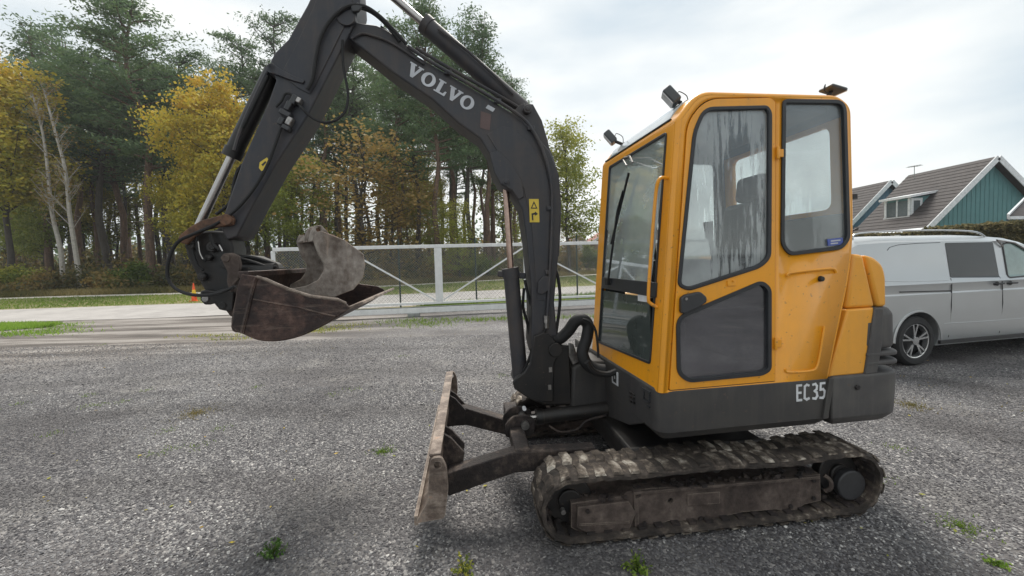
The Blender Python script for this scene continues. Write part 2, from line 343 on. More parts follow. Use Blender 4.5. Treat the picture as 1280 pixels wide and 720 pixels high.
def stonemat():
    m_, t, b = mat('crushed_stone')
    oi = N(t, 'ShaderNodeObjectInfo')
    c = ramp(t, oi.outputs['Random'], [(0, (.042, .040, .045)), (.4, (.118, .114, .120)), (.75, (.225, .22, .223)), (.95, (.38, .37, .36)), (1, (.68, .66, .63))])
    def ln(scale, detail, st):
        n = N(t, 'ShaderNodeTexNoise'); n.inputs['Scale'].default_value = scale; n.inputs['Detail'].default_value = detail; n.inputs['Roughness'].default_value = .65
        t.links.new(oi.outputs['Location'], n.inputs['Vector']); return ramp(t, n.outputs[0], st)
    c = mixc(t, ln(.55, 6, [(.42, BW(0)), (.58, BW(.65))]), c, (.055, .052, .058))      # damp fines
    c = mixc(t, ln(1.6, 6, [(.52, BW(0)), (.70, BW(.5))]), c, (.25, .245, .25))          # dusty patches
    rg = N(t, 'ShaderNodeVectorMath', operation='DISTANCE'); t.links.new(oi.outputs['Location'], rg.inputs[0]); rg.inputs[1].default_value = (-3.5, -6.5, 0)
    n_ = N(t, 'ShaderNodeTexNoise'); n_.inputs['Scale'].default_value = .5; t.links.new(oi.outputs['Location'], n_.inputs['Vector'])
    wob = N(t, 'ShaderNodeMath', operation='MULTIPLY_ADD'); t.links.new(n_.outputs[0], wob.inputs[0]); wob.inputs[1].default_value = .9; t.links.new(rg.outputs['Value'], wob.inputs[2])
    wv = N(t, 'ShaderNodeMath', operation='SINE'); ml = N(t, 'ShaderNodeMath', operation='MULTIPLY'); t.links.new(wob.outputs[0], ml.inputs[0]); ml.inputs[1].default_value = 4.0; t.links.new(ml.outputs[0], wv.inputs[0])
    c = mixc(t, ramp(t, wv.outputs[0], [(.45, BW(0)), (.95, BW(.5))]), c, (.06, .055, .056))
    t.links.new(c, b.inputs['Base Color']); b.inputs['Roughness'].default_value = .8; return m_
def earthmat(name, stops, scale=1.5, sc3=None, st=.6, bs=14, dist=.03):
    return worn(name, stops, scale, .95, 0, st, dist, sc3, bs)
M['gravel'] = groundmat(); M['stone'] = stonemat()
M['road'] = earthmat('pale_asphalt', [(.42, (.26, .245, .235)), (.56, (.34, .322, .31)), (.7, (.40, .38, .365))], .6, st=.1)
M['path'] = earthmat('pale_path', [(.3, (.42, .39, .33)), (.7, (.54, .50, .44))], .6, st=.1)
M['drive'] = earthmat('muddy_driveway', [(.34, (.10, .092, .088)), (.46, (.16, .148, .14)), (.58, (.235, .22, .21)), (.75, (.29, .275, .26))], .9, (.22, 1.6, 1), .5, 30, .02)
M['verge'] = earthmat('autumn_verge', [(.3, (.07, .085, .025)), (.5, (.13, .14, .045)), (.65, (.20, .17, .07)), (.8, (.27, .21, .10))], 1.2)
M['forestfloor'] = earthmat('leaf_litter', [(.3, (.05, .04, .02)), (.5, (.11, .08, .035)), (.66, (.19, .11, .045)), (.8, (.14, .13, .05))], 1.0)
M['lawn'] = earthmat('bright_lawn', [(.42, (.08, .13, .03)), (.58, (.14, .25, .04)), (.74, (.24, .30, .08))], 2)
def quadsheet(name, pts, z, mt, label=None, kind='structure'):
    o = mesh(name, [(x, y, z) for x, y in pts], [tuple(range(len(pts)))], mt); tag(o, kind=kind); return o
def bigstrip(name, rows, z, mt, kind='structure'):
    """rows: list of (x, y_near, y_far)"""
    v_, f_ = [], []
    for i, (x, a, b) in enumerate(rows):
        v_ += [(x, a, z), (x, b, z)]
        if i: k = 2*i; f_.append((k-2, k, k+1, k-1))
    o = mesh(name, v_, f_, mt); tag(o, kind=kind); return o
S = 900
quadsheet('ground', [(-S, -S), (S, -S), (S, S), (-S, S)], 0, M['gravel'])
def rowline(xs, f1, f2): return [(x, f1(x), f2(x)) for x in xs]
xs = [-200, -60, -40, -30] + list(range(-26, 14, 2)) + [16, 22, 30, 50, 90]
def lerp(pts):
    X = [p[0] for p in pts]; Y = [p[1] for p in pts]
    return lambda x: float(np.interp(x, X, Y))
rn = lerp([(-200, 2), (-60, 9.5), (-23, 13.0), (-11.4, 13.1), (-4.9, 14.3), (3.45, 17.4), (16, 22), (50, 36), (90, 52)])
rf = lerp([(-200, 8), (-60, 14), (-23, 17.6), (-12.9, 18.4), (-6.7, 20.0), (4.5, 22.7), (16, 27), (50, 41), (90, 57)])
pn = lerp([(-200, 15), (-60, 21), (-32, 25.0), (-20.4, 25.0), (-8.4, 27.1), (7.3, 36.5), (30, 52), (90, 92)])
quadsheet('terrain', [(-S+1, 14), (-13, 14.6), (-4, 13.6), (6, 14.6), (60, 31), (S-1, 200), (S-1, S-2), (-S+1, S-2)], .004, M['verge'])
bigstrip('road', rowline(xs, rn, rf), .012, M['road'])
bigstrip('path', rowline(xs, pn, lambda x: pn(x)+1.6), .016, M['path'])
bigstrip('forest_floor', rowline(xs, lambda x: pn(x)+4.2, lambda x: 400), .014, M['forestfloor'])
# gravel stones as real relief near the camera (points scattered on a patch, geometry nodes)
def scatter(name, poly, z, density, protos, smin, smax, seed, kind='stuff'):
    me = bpy.data.meshes.new(name); me.from_pydata([(x, y, z) for x, y in poly], [], [tuple(range(len(poly)))])
    o = bpy.data.objects.new(name, me); COL.objects.link(o); o['kind'] = kind
    ng = bpy.data.node_groups.new(name, 'GeometryNodeTree')
    ng.interface.new_socket('Geometry', in_out='INPUT', socket_type='NodeSocketGeometry')
    ng.interface.new_socket('Geometry', in_out='OUTPUT', socket_type='NodeSocketGeometry')
    gi = ng.nodes.new('NodeGroupInput'); go = ng.nodes.new('NodeGroupOutput')
    d = ng.nodes.new('GeometryNodeDistributePointsOnFaces'); d.inputs['Density'].default_value = density; d.inputs['Seed'].default_value = seed
    ng.links.new(gi.outputs[0], d.inputs['Mesh'])
    j = ng.nodes.new('GeometryNodeJoinGeometry')
    for i, pm in enumerate(protos):
        me2, mt2 = pm
        # proto geometry made from mesh primitives inside the node tree
        ic = ng.nodes.new('GeometryNodeMeshIcoSphere'); ic.inputs['Radius'].default_value = 1; ic.inputs['Subdivisions'].default_value = 1
        sp = ng.nodes.new('GeometryNodeSetPosition'); ng.links.new(ic.outputs[0], sp.inputs['Geometry'])
        rv = ng.nodes.new('FunctionNodeRandomValue'); rv.data_type = 'FLOAT_VECTOR'
        rv.inputs['Min'].default_value = (-.33,)*3; rv.inputs['Max'].default_value = (.33,)*3; rv.inputs['Seed'].default_value = 11*i+3
        ng.links.new(rv.outputs[0], sp.inputs['Offset'])
        tr = ng.nodes.new('GeometryNodeTransform'); tr.inputs['Scale'].default_value = me2; ng.links.new(sp.outputs[0], tr.inputs['Geometry'])
        sm = ng.nodes.new('GeometryNodeSetMaterial'); sm.inputs['Material'].default_value = mt2; ng.links.new(tr.outputs[0], sm.inputs['Geometry'])
        g2 = ng.nodes.new('GeometryNodeGeometryToInstance'); ng.links.new(sm.outputs[0], g2.inputs[0]); ng.links.new(g2.outputs[0], j.inputs[0])
    ip = ng.nodes.new('GeometryNodeInstanceOnPoints'); ip.inputs['Pick Instance'].default_value = True
    ng.links.new(d.outputs['Points'], ip.inputs['Points']); ng.links.new(j.outputs[0], ip.inputs['Instance'])
    rr = ng.nodes.new('FunctionNodeRandomValue'); rr.data_type = 'FLOAT_VECTOR'; rr.inputs['Min'].default_value = (-.4, -.4, 0); rr.inputs['Max'].default_value = (.4, .4, 6.28)
    ng.links.new(rr.outputs[0], ip.inputs['Rotation'])
    rs = ng.nodes.new('FunctionNodeRandomValue'); rs.data_type = 'FLOAT'; rs.inputs[2].default_value = smin; rs.inputs[3].default_value = smax
    ng.links.new(rs.outputs[1], ip.inputs['Scale'])
    ng.links.new(ip.outputs[0], go.inputs[0])
    md = o.modifiers.new('scatter', 'NODES'); md.node_group = ng
    return o
protos = [((1, .8, .5), M['stone']), ((1.2, .7, .45), M['stone']), ((.8, .9, .6), M['stone'])]
near = [(-2.9, 1.45), (3.1, 1.45), (7.5, 5.2), (-7.5, 5.2)]
scatter('gravel', near, .001, 4300, protos, .0035, .0092, 1)
scatter('loose_gravel', [(-7.5, 5.2), (7.5, 5.2), (12, 8.6), (-12.4, 8.6)], .001, 900, protos, .005, .011, 2)

scatter('coarse_gravel', [(-2.9, 1.45), (3.1, 1.45), (12, 8.6), (-12.4, 8.6)], .001, 55, protos, .010, .017, 3)
# ---- leaves / blades as numpy meshes
def leafmat(name, stops, rough=.6, trans=.35, var=.25):
    m_ = bpy.data.materials.new(name); m_.use_nodes = True; t = m_.node_tree; b = t.nodes['Principled BSDF']
    a = N(t, 'ShaderNodeAttribute', attribute_name='tone'); oi = N(t, 'ShaderNodeObjectInfo')
    ad = N(t, 'ShaderNodeMath', operation='MULTIPLY_ADD'); t.links.new(oi.outputs['Random'], ad.inputs[0]); ad.inputs[1].default_value = var
    sb = N(t, 'ShaderNodeMath', operation='SUBTRACT'); t.links.new(a.outputs['Fac'], sb.inputs[0]); sb.inputs[1].default_value = var/2
    t.links.new(sb.outputs[0], ad.inputs[2])
    c = ramp(t, ad.outputs[0], stops)
    t.links.new(c, b.inputs['Base Color']); b.inputs['Roughness'].default_value = rough; b.inputs['Specular IOR Level'].default_value = .25
    tl = N(t, 'ShaderNodeBsdfTranslucent'); t.links.new(c, tl.inputs[0])
    ms = N(t, 'ShaderNodeMixShader'); ms.inputs[0].default_value = trans
    o = t.nodes['Material Output']; t.links.new(b.outputs[0], ms.inputs[1]); t.links.new(tl.outputs[0], ms.inputs[2]); t.links.new(ms.outputs[0], o.inputs[0])
    return m_
def leaves_mesh(name, C, size, aspect, tone, mt, flat=.0):
    """C (n,3) centres, random oriented quads"""
    n = len(C); a = rng.normal(size=(n, 3)); a[:, 2] *= (1-flat); a /= np.linalg.norm(a, axis=1)[:, None]
    b = rng.normal(size=(n, 3)); b -= (b*a).sum(1)[:, None]*a; b /= np.linalg.norm(b, axis=1)[:, None]
    s = (size*rng.uniform(.6, 1.3, n))[:, None]
    P = np.empty((n, 4, 3)); P[:, 0] = C-a*s; P[:, 1] = C+b*s*aspect; P[:, 2] = C+a*s; P[:, 3] = C-b*s*aspect
    me = bpy.data.meshes.new(name); me.vertices.add(4*n); me.vertices.foreach_set('co', P.reshape(-1))
    me.loops.add(4*n); me.loops.foreach_set('vertex_index', np.arange(4*n)); me.polygons.add(n)
    me.polygons.foreach_set('loop_start', np.arange(n)*4); me.polygons.foreach_set('loop_total', np.full(n, 4))
    at_ = me.attributes.new('tone', 'FLOAT', 'FACE'); at_.data.foreach_set('value', np.asarray(tone, dtype=np.float32))
    me.materials.append(mt); me.update(); me.validate(); return me
M['pineleaf'] = leafmat('pine_needles', [(0, (.055, .095, .055)), (.4, (.11, .175, .085)), (.75, (.175, .25, .11)), (1, (.25, .31, .13))], .6, .35)
M['goldleaf'] = leafmat('gold_leaves', [(0, (.14, .19, .04)), (.35, (.32, .32, .05)), (.65, (.54, .43, .055)), (.85, (.62, .42, .055)), (1, (.50, .27, .04))])
M['limeleaf'] = leafmat('lime_leaves', [(0, (.10, .14, .03)), (.4, (.24, .28, .05)), (.75, (.40, .38, .07)), (1, (.50, .40, .08))])
M['rustleaf'] = leafmat('rust_leaves', [(0, (.11, .09, .035)), (.35, (.22, .17, .06)), (.7, (.36, .24, .08)), (1, (.36, .30, .09))])
M['brush'] = leafmat('undergrowth_leaves', [(0, (.05, .055, .025)), (.35, (.11, .11, .04)), (.6, (.20, .15, .05)), (.85, (.30, .20, .06)), (1, (.33, .29, .08))])
M['bushleaf'] = leafmat('bush_leaves', [(0, (.05, .08, .02)), (.5, (.12, .17, .03)), (1, (.25, .26, .05))])
M['grassblade'] = leafmat('grass_blades', [(0, (.08, .13, .02)), (.5, (.15, .25, .035)), (1, (.26, .33, .07))], trans=.4)
M['lawnblade'] = leafmat('lawn_blades', [(0, (.11, .20, .03)), (.5, (.19, .33, .04)), (1, (.30, .42, .08))], trans=.45)
M['drygrass'] = leafmat('dry_grass', [(0, (.11, .11, .035)), (.5, (.22, .18, .07)), (1, (.36, .29, .13))], trans=.4)
M['bark'] = worn('pine_bark', [(.42, (.06, .042, .033)), (.56, (.13, .085, .062)), (.7, (.22, .135, .09))], 2.5, .9, 0, .8, .03, (4, 4, .6), 10)
M['darkbark'] = worn('dark_bark', [(.3, (.028, .024, .021)), (.5, (.055, .047, .04)), (.7, (.09, .078, .066))], 2.5, .9, 0, .8, .03, (4, 4, .6), 10)
M['birch'] = worn('pale_birch_bark', [(.3, (.10, .09, .08)), (.45, (.30, .28, .25)), (.7, (.46, .43, .39))], 3, .8, 0, .3, .01, (1, 1, 2.2), 10)

def blades(name, pts, h, wd, tone, mt, lean=.35):
    """upright grass triangles at pts (n,3)"""
    n = len(pts); ang = rng.uniform(0, 2*pi, n); hh = h*rng.uniform(.5, 1.3, n); ww = wd*rng.uniform(.6, 1.2, n)
    d = np.stack([np.cos(ang), np.sin(ang), np.zeros(n)], 1)*ww[:, None]
    tip = pts+np.stack([rng.normal(0, lean, n)*hh, rng.normal(0, lean, n)*hh, hh], 1)
    P = np.stack([pts-d, pts+d, tip], 1)
    me = bpy.data.meshes.new(name); me.vertices.add(3*n); me.vertices.foreach_set('co', P.reshape(-1))
    me.loops.add(3*n); me.loops.foreach_set('vertex_index', np.arange(3*n)); me.polygons.add(n)
    me.polygons.foreach_set('loop_start', np.arange(n)*3); me.polygons.foreach_set('loop_total', np.full(n, 3))
    at_ = me.attributes.new('tone', 'FLOAT', 'FACE'); at_.data.foreach_set('value', np.asarray(tone, dtype=np.float32))
    me.materials.append(mt); me.update(); me.validate()
    o = bpy.data.objects.new(name, me); COL.objects.link(o); return o
def inquad(q, n):
    q = np.array(q); s = rng.uniform(size=(n, 1)); t = rng.uniform(size=(n, 1))
    P = (q[0]*(1-s)+q[1]*s)*(1-t)+(q[3]*(1-s)+q[2]*s)*t
    return np.concatenate([P, np.full((n, 1), .012)], 1)
def cheap_noise(P, f, ph=0): return (np.sin(P[:, 0]*f+ph)*np.cos(P[:, 1]*f*1.3+ph*2)+np.sin((P[:, 0]+P[:, 1])*f*.7+ph*3))*.25+.5

# ---- trees
def tubes(mb, pts, rs, n=6): mb.tube(pts, rs, n, cap=False)
def pine_proto(h, start, rad, seed, nb=46, dense=1.0, lean=.0, sparse_top=False):
    rnd = random.Random(seed); mb = MB(); r0 = .011*h+.05
    bend = [Vector((rnd.uniform(-.25, .25)*i*.5+lean*i, rnd.uniform(-.2, .2)*i*.5, h*i/7)) for i in range(8)]
    bend[0] = Vector((0, 0, -.1)); tr = spline(bend, 2); n = len(tr)
    tubes(mb, tr, [max(.03, r0*(1-i/n)**.75) for i in range(n)], 8)
    C = []; tone = []
    def trunk(z):
        k = min(n-2, max(0, z/h*(n-1))); i = int(k); return tr[i].lerp(tr[i+1], k-i)
    for b in range(nb):
        t = (b+rnd.random())/nb; z = h*(start+(1-start)*t**.9); base = trunk(z)
        prof = (1-t)**.55*(.45+.55*min(1, t*3.5+.35)); L = rad*prof*rnd.uniform(.55, 1.15)+.5
        a = rnd.uniform(0, 2*pi); rise = rnd.uniform(-.1, .35)+.35*t
        d = Vector((cos(a), sin(a), rise)); mid = base+d*L*.5+Vector((0, 0, rnd.uniform(-.2, .3))); end = base+d*L+Vector((0, 0, rnd.uniform(0, .5)))
        tubes(mb, [base, mid, end], [.05+.012*L, .035, .012], 4)
        nc = max(2, int(L*2.3*dense))
        for k in range(nc):
            s = .3+.75*rnd.random(); p = (base.lerp(mid, s*2) if s < .5 else mid.lerp(end, s*2-1)) + Vector((rnd.gauss(0, .35), rnd.gauss(0, .35), rnd.gauss(0, .12)))
            m_ = int(38*dense*rnd.uniform(.6, 1.4)); cl = rng.normal(size=(m_, 3))*np.array([.42, .42, .13])*rnd.uniform(.7, 1.3)
            cl[:, 2] = np.abs(cl[:, 2])*1.3-.05
            C.append(cl+np.array(p)); tone.append(np.full(m_, .3+.35*rnd.random())+rng.uniform(-.12, .15, m_))
        if rnd.random() < .25:
            q = mid+Vector((rnd.uniform(-.8, .8), rnd.uniform(-.8, .8), .2)); tubes(mb, [mid, q], [.025, .01], 3)
    # dead stubs under the crown
    for k in range(14):
        z = h*rnd.uniform(.12, start+.08); a = rnd.uniform(0, 2*pi); L = rnd.uniform(.5, 2.0); p = trunk(z)
        tubes(mb, [p, p+Vector((cos(a)*L, sin(a)*L, rnd.uniform(-.3, .25)))], [.03, .008], 3)
    return mb, np.concatenate(C), np.concatenate(tone)
def broad_proto(h, start, rad, seed, nb=34, dense=1.0, sp=.5):
    rnd = random.Random(seed); mb = MB(); r0 = .009*h+.04
    bend = [Vector((rnd.uniform(-.3, .3)*i*.5, rnd.uniform(-.25, .25)*i*.5, h*.92*i/6)) for i in range(7)]; bend[0] = Vector((0, 0, -.1))
    tr = spline(bend, 2); n = len(tr); tubes(mb, tr, [max(.02, r0*(1-i/n)**.9) for i in range(n)], 7)
    C = []; tone = []
    for b in range(nb):
        t = (b+rnd.random())/nb; k = (start+(1-start)*t)*(n-1)*.97; i = min(n-2, int(k)); base = tr[i].lerp(tr[i+1], k-i)
        prof = math.sin(pi*min(1, .22+.78*t))**.7 if t < .97 else .3
        L = rad*prof*rnd.uniform(.5, 1.15)+.3; a = rnd.uniform(0, 2*pi)
        d = Vector((cos(a), sin(a), rnd.uniform(.25, .8))); end = base+d*L; mid = base.lerp(end, .5)+Vector((0, 0, -.15*L*.3))
        tubes(mb, [base, mid, end], [.03+.012*L, .025, .008], 4)
        for k2 in range(max(2, int(L*2.6*dense))):
            s = .25+.8*rnd.random(); p = (base.lerp(mid, s*2) if s < .5 else mid.lerp(end, s*2-1))+Vector((rnd.gauss(0, sp), rnd.gauss(0, sp), rnd.gauss(0, sp*.7)))
            m_ = int(44*dense*rnd.uniform(.5, 1.5)); cl = rng.normal(size=(m_, 3))*np.array([.42, .42, .26])*rnd.uniform(.7, 1.4)
            C.append(cl+np.array(p)); tone.append(np.full(m_, .25+.2*rnd.random()+.3*t)+rng.uniform(-.15, .15, m_))
    return mb, np.concatenate(C), np.concatenate(tone)
def mk_tree_meshes(kind, proto, leafsize, aspect, leafm, barkm, flat=.3):
    mb, C, tone = proto
    t_ = bpy.data.meshes.new(kind+'_trunk'); t_.from_pydata(mb.v, [], mb.f); t_.materials.append(barkm)
    for p in t_.polygons: p.use_smooth = True
    return t_, leaves_mesh(kind+'_crown', C, leafsize, aspect, tone, leafm, flat)
TP = {}
TP['pine_a'] = mk_tree_meshes('pine', pine_proto(22, .40, 4.4, 3, 62, 1.15), .15, .32, M['pineleaf'], M['bark'])
TP['pine_b'] = mk_tree_meshes('pine', pine_proto(22, .55, 3.6, 5, 44, 1.0), .15, .32, M['pineleaf'], M['bark'])
TP['pine_c'] = mk_tree_meshes('pine', pine_proto(22, .62, 3.2, 9, 34, .95, .02), .15, .32, M['pineleaf'], M['darkbark'])
TP['pine_d'] = mk_tree_meshes('pine', pine_proto(22, .45, 3.8, 12, 52, 1.0), .15, .32, M['pineleaf'], M['darkbark'])
TP['gold_a'] = mk_tree_meshes('maple', broad_proto(17, .22, 4.0, 21, 54, 1.25), .12, .7, M['goldleaf'], M['darkbark'])
TP['gold_b'] = mk_tree_meshes('maple', broad_proto(17, .35, 4.2, 23, 46, 1.1), .12, .7, M['goldleaf'], M['darkbark'])
TP['lime_a'] = mk_tree_meshes('aspen', broad_proto(15, .25, 3.4, 31, 46, 1.0), .11, .7, M['limeleaf'], M['darkbark'])
TP['lime_b'] = mk_tree_meshes('aspen', broad_proto(15, .10, 3.2, 33, 46, .8, .6), .11, .7, M['limeleaf'], M['darkbark'])
TP['rust_a'] = mk_tree_meshes('beech', broad_proto(12, .15, 2.8, 41, 40, .62, .75), .11, .7, M['rustleaf'], M['darkbark'])
PH = dict(pine=22, gold=17, lime=15, rust=12)
def tree(kind, px, D, topy, label, name, cat='tree', group=None, basepx=None, sxy=1.0, rz=None):
    x, y = at(px, D, 350); h = zat(px, topy, D); s = h/PH[kind[:-2]]
    root = empty(name, (x, y, 0), random.uniform(0, 6.28) if rz is None else rz, label, cat, group)
    root.scale = (s*sxy, s*sxy, s)
    for nm, me in zip(('trunk', 'crown'), TP[kind]):
        o = bpy.data.objects.new(nm, me); COL.objects.link(o); o.parent = root
    return root
FG = 'individual trees at the front of the wood'
trees = [
 ('gold_b', 12, 37, 58, 'big yellow green maple at the far left edge of the wood', 'maple_tree', 1.1),
 ('pine_b', 62, 45, 26, 'tall pine rising behind the yellow tree at the far left', 'pine_tree', 1.0),
 ('pine_b', 104, 43, 52, 'pine with loose crown just left of the tallest dark pine', 'pine_tree', .9),
 ('pine_d', 135, 41, 62, 'dense dark pine filling the gap right of the white birches', 'pine_tree', 1.25),
 ('pine_a', 190, 38, -6, 'tallest dark pine left of the orange maple with reddish trunk', 'pine_tree', 1.15),
 ('pine_c', 236, 42, 58, 'leaning pine top between tallest pine and orange maple', 'pine_tree', 1.1),
 ('gold_a', 284, 34, 84, 'golden orange maple left of the digging arm, tallest of the yellow trees', 'maple_tree', .92),
 ('gold_a', 250, 37, 175, 'lower yellow tree under the left side of the golden maple', 'maple_tree', .85),
 ('pine_c', 312, 45, 46, 'slim pine top just right of the golden maple', 'pine_tree', .9),
 ('pine_c', 360, 44, 8, 'thin pine top poking out beside the upper arm', 'pine_tree', .8),
 ('lime_a', 378, 33, 186, 'small lime yellow aspen right of the lower arm', 'aspen_tree', 1.1),
 ('pine_b', 408, 41, 70, 'pine in the notch between arm and boom, left one', 'pine_tree', 1.0),
 ('pine_d', 448, 42, 58, 'pine in the notch between arm and boom, right one', 'pine_tree', .95),
 ('rust_a', 455, 33, 150, 'rusty brown beech under the boom lettering', 'beech_tree', 1.4),
 ('rust_a', 492, 35, 190, 'smaller rusty beech behind the middle gate post', 'beech_tree', 1.2),
 ('pine_a', 500, 40, 62, 'pine crossed by the straight part of the boom', 'pine_tree', .85),
 ('pine_a', 548, 35, 6, 'large pine with thick trunk behind the middle gate post', 'pine_tree', .85),
 ('pine_d', 590, 39, 40, 'broad pine behind the boom cylinder barrel', 'pine_tree', .9),
 ('pine_b', 612, 40, 24, 'pine crown showing above the boom cylinder on the right', 'pine_tree', .95),
 ('lime_b', 575, 33, 240, 'low yellow green aspen left of the boom cylinder', 'aspen_tree', 1.3),
 ('pine_c', 640, 43, 120, 'last pine of the wood beside the boom elbow', 'pine_tree', .9),
 ('lime_b', 668, 40, 190, 'green aspen hidden mostly behind the boom', 'aspen_tree', 1.2),
 ('lime_a', 712, 38, 142, 'green and yellow aspen between boom and cab', 'aspen_tree', 1.0),
 ('rust_a', 696, 44, 262, 'short rusty shrub like tree seen right of the boom above gate', 'beech_tree', 1.2),
]
trees += [
 ('pine_a', 158, 43, 44, 'dark pine filling the wood left of the tallest pine', 'pine_tree', 1.0),
 ('pine_d', 215, 44, 78, 'dark pine directly behind the left edge of the golden maple', 'pine_tree', 1.1),
 ('pine_d', 96, 47, 96, 'short dark pine between the two pale birches and the yellow tree', 'pine_tree', 1.1),
 ('pine_a', 336, 46, 92, 'dark pine behind the bucket cylinder', 'pine_tree', 1.0),
 ('pine_b', 428, 45, 92, 'darker pine filling the notch between arm and boom', 'pine_tree', 1.0),
 ('pine_d', 524, 43, 84, 'dark pine behind the boom letters', 'pine_tree', 1.0),
 ('pine_b', 568, 42, 66, 'pine with straight trunk left of the boom cylinder', 'pine_tree', 1.0),
 ('pine_a', 618, 45, 92, 'dark pine close behind the boom elbow', 'pine_tree', .9)]
for k, px, D, ty, lab, nm, sx in trees: tree(k, px, D, ty, lab, nm, 'tree', None, None, sx)
# the trunks behind: a second and third rank
rnd = random.Random(5)
for i in range(64):
    px = 6+i*10.2+rnd.uniform(-5, 5); D = rnd.uniform(43, 66)
    if px > 655: continue
    k = rnd.choice(['pine_b', 'pine_c', 'pine_c', 'pine_d', 'pine_b', 'gold_b', 'lime_a'])
    top = rnd.uniform(70, 135) if k[0] == 'p' else rnd.uniform(150, 220)
    nm = {'p': 'pine_tree', 'g': 'maple_tree', 'l': 'aspen_tree'}[k[0]]
    lab = {'p': 'slim pine with bare lower trunk deep in the wood', 'g': 'yellow maple standing deep in the wood behind the pines', 'l': 'greenish aspen standing deep in the wood behind the pines'}[k[0]]
    zone = 'left of the birches' if px < 75 else 'between the birches and the golden maple' if px < 215 else 'behind the golden maple' if px < 330 else 'under the boom left of the middle gate post' if px < 545 else 'right of the middle gate post'
    lab = {'p': 'bare trunked pine deep in the wood ', 'g': 'yellow maple deep in the wood ', 'l': 'greenish aspen deep in the wood '}[k[0]]+zone
    grp = {'p': 'pines deep in the wood', 'g': 'maples deep in the wood', 'l': 'aspens deep in the wood'}[k[0]]+' '+zone
    tree(k, px, D, top, lab, nm, 'tree', grp, None, .8)
# two nearly bare white birches
def birch(px0, px1, D, topy, label, seed):
    rnd = random.Random(seed); x, y = at(px0, D, 352); h = zat(px1, topy, D)
    x1, _ = at(px1, D, topy); root = empty('birch_tree', (x, y, 0), 0, label, 'tree')
    pts = [Vector((0, 0, -.1))]+[Vector(((x1-x)*t+.25*sin(t*9+seed), .2*sin(t*5), h*t)) for t in (.2, .4, .6, .8, 1)]
    tr = spline(pts, 3); n = len(tr); mb = MB(); mb.tube(tr, [.17*(1-i/n)**.7+.02 for i in range(n)], 7, False)
    C = []
    for b in range(30):
        t = .3+.7*rnd.random(); k = t*(n-1)*.98; i = min(n-2, int(k)); p = tr[i].lerp(tr[i+1], k-i); a = rnd.uniform(0, 6.28); L = rnd.uniform(1, 3.2)*(1.25-t)
        q = p+Vector((cos(a)*L*.6, sin(a)*L*.6, L*.9)); mb.tube([p, q], [.035, .008], 4, False)
        for j in range(5):
            s = rnd.uniform(.3, 1); r_ = p.lerp(q, s); e_ = r_+Vector((rnd.gauss(0, .5), rnd.gauss(0, .5), rnd.uniform(.1, .8))); mb.tube([r_, e_], [.012, .004], 3, False)
            C += [np.array(r_.lerp(e_, rnd.random()))+rng.normal(0, .15, 3) for _ in range(5)]
    mb.build('trunk', M['birch'], root, smooth=True)
    C = np.array(C); me = leaves_mesh('crown', C, .09, .7, rng.uniform(.2, .9, len(C)), M['rustleaf'])
    o = bpy.data.objects.new('crown', me); COL.objects.link(o); o.parent = root
birch(78, 46, 34, 118, 'pale nearly bare birch trunk, left one of the two at the wood edge', 1)
birch(101, 62, 33, 112, 'pale nearly bare birch trunk, right one of the two at the wood edge', 2)
# undergrowth and deep wood, which nobody could count
def cloud(name, n, xr, yf, zmax, size, mt, seed, kind='stuff'):
    g = np.random.default_rng(seed); x = g.uniform(xr[0], xr[1], n); d = g.uniform(0, 1, n)
    y = np.array([yf(a)[0]+(yf(a)[1]-yf(a)[0])*b for a, b in zip(x, d)])
    hh = .45+.55*(np.sin(x*1.7)*np.cos(y*.9)+np.sin(x*.6+y*.5))*.5+.25
    z = g.uniform(0, 1, n)**1.3*zmax*np.clip(hh, .15, 1.2)
    tone = np.clip(.45+.35*np.sin(x*.9+1)*np.cos(y*.7)+g.normal(0, .16, n), 0, 1)
    me = leaves_mesh(name, np.stack([x, y, z], 1), size, .6, tone, mt); o = bpy.data.objects.new(name, me); COL.objects.link(o); o['kind'] = kind; return o
cloud('undergrowth', 42000, (-60, 7), lambda x: (pn(x)+5.0+(1.5*sin(x*.7)), pn(x)+13), 1.9, .14, M['brush'], 3)
cloud('deep_undergrowth', 36000, (-75, 9), lambda x: (pn(x)+14, pn(x)+34), 3.6, .20, M['brush'], 4)
cloud('far_woodland', 36000, (-125, 6), lambda x: (70+max(0, x)*.4, 88), 6.5, .36, M['brush'], 6)
cloud('far_pine_woodland', 14000, (-125, 2), lambda x: (74, 92), 14.0, .35, M['pineleaf'], 8)
# bushes
def bush(px, py, wpx, D, hgt, label, mt, seed, name='bush'):
    g = np.random.default_rng(seed); x, y = at(px, D, py); wd = wpx/500*D/2
    root = empty(name, (x, y, 0), 0, label, 'bush'); C = []; tn = []; mb = MB()
    for k in range(26):
        a = g.uniform(0, 6.28); r = wd*g.uniform(0, .85); c = np.array([r*cos(a), r*sin(a)*.7, hgt*g.uniform(.25, .9)*(1-.35*(r/wd)**2)])
        m_ = 110; C.append(c+g.normal(size=(m_, 3))*[wd*.17, wd*.17, hgt*.11]); tn.append(g.uniform(.2, .8)+g.uniform(-.15, .15, m_))
        mb.tube([(0, 0, 0), tuple(c*.6), tuple(c)], [.03, .02, .008], 3, False)
    mb.build('stem', M['darkbark'], root)
    me = leaves_mesh('foliage', np.concatenate(C), .11, .6, np.concatenate(tn), mt); o = bpy.data.objects.new('foliage', me); COL.objects.link(o); o.parent = root
bush(166, 355, 52, 31, 2.3, 'round green bush at the wood edge right of the birches', M['bushleaf'], 1)
bush(205, 358, 34, 32, 1.4, 'low dull bush just right of the round green bush', M['brush'], 2)
bush(18, 350, 60, 33, 2.2, 'yellow green bush at the far left wood edge', M['limeleaf'], 3)
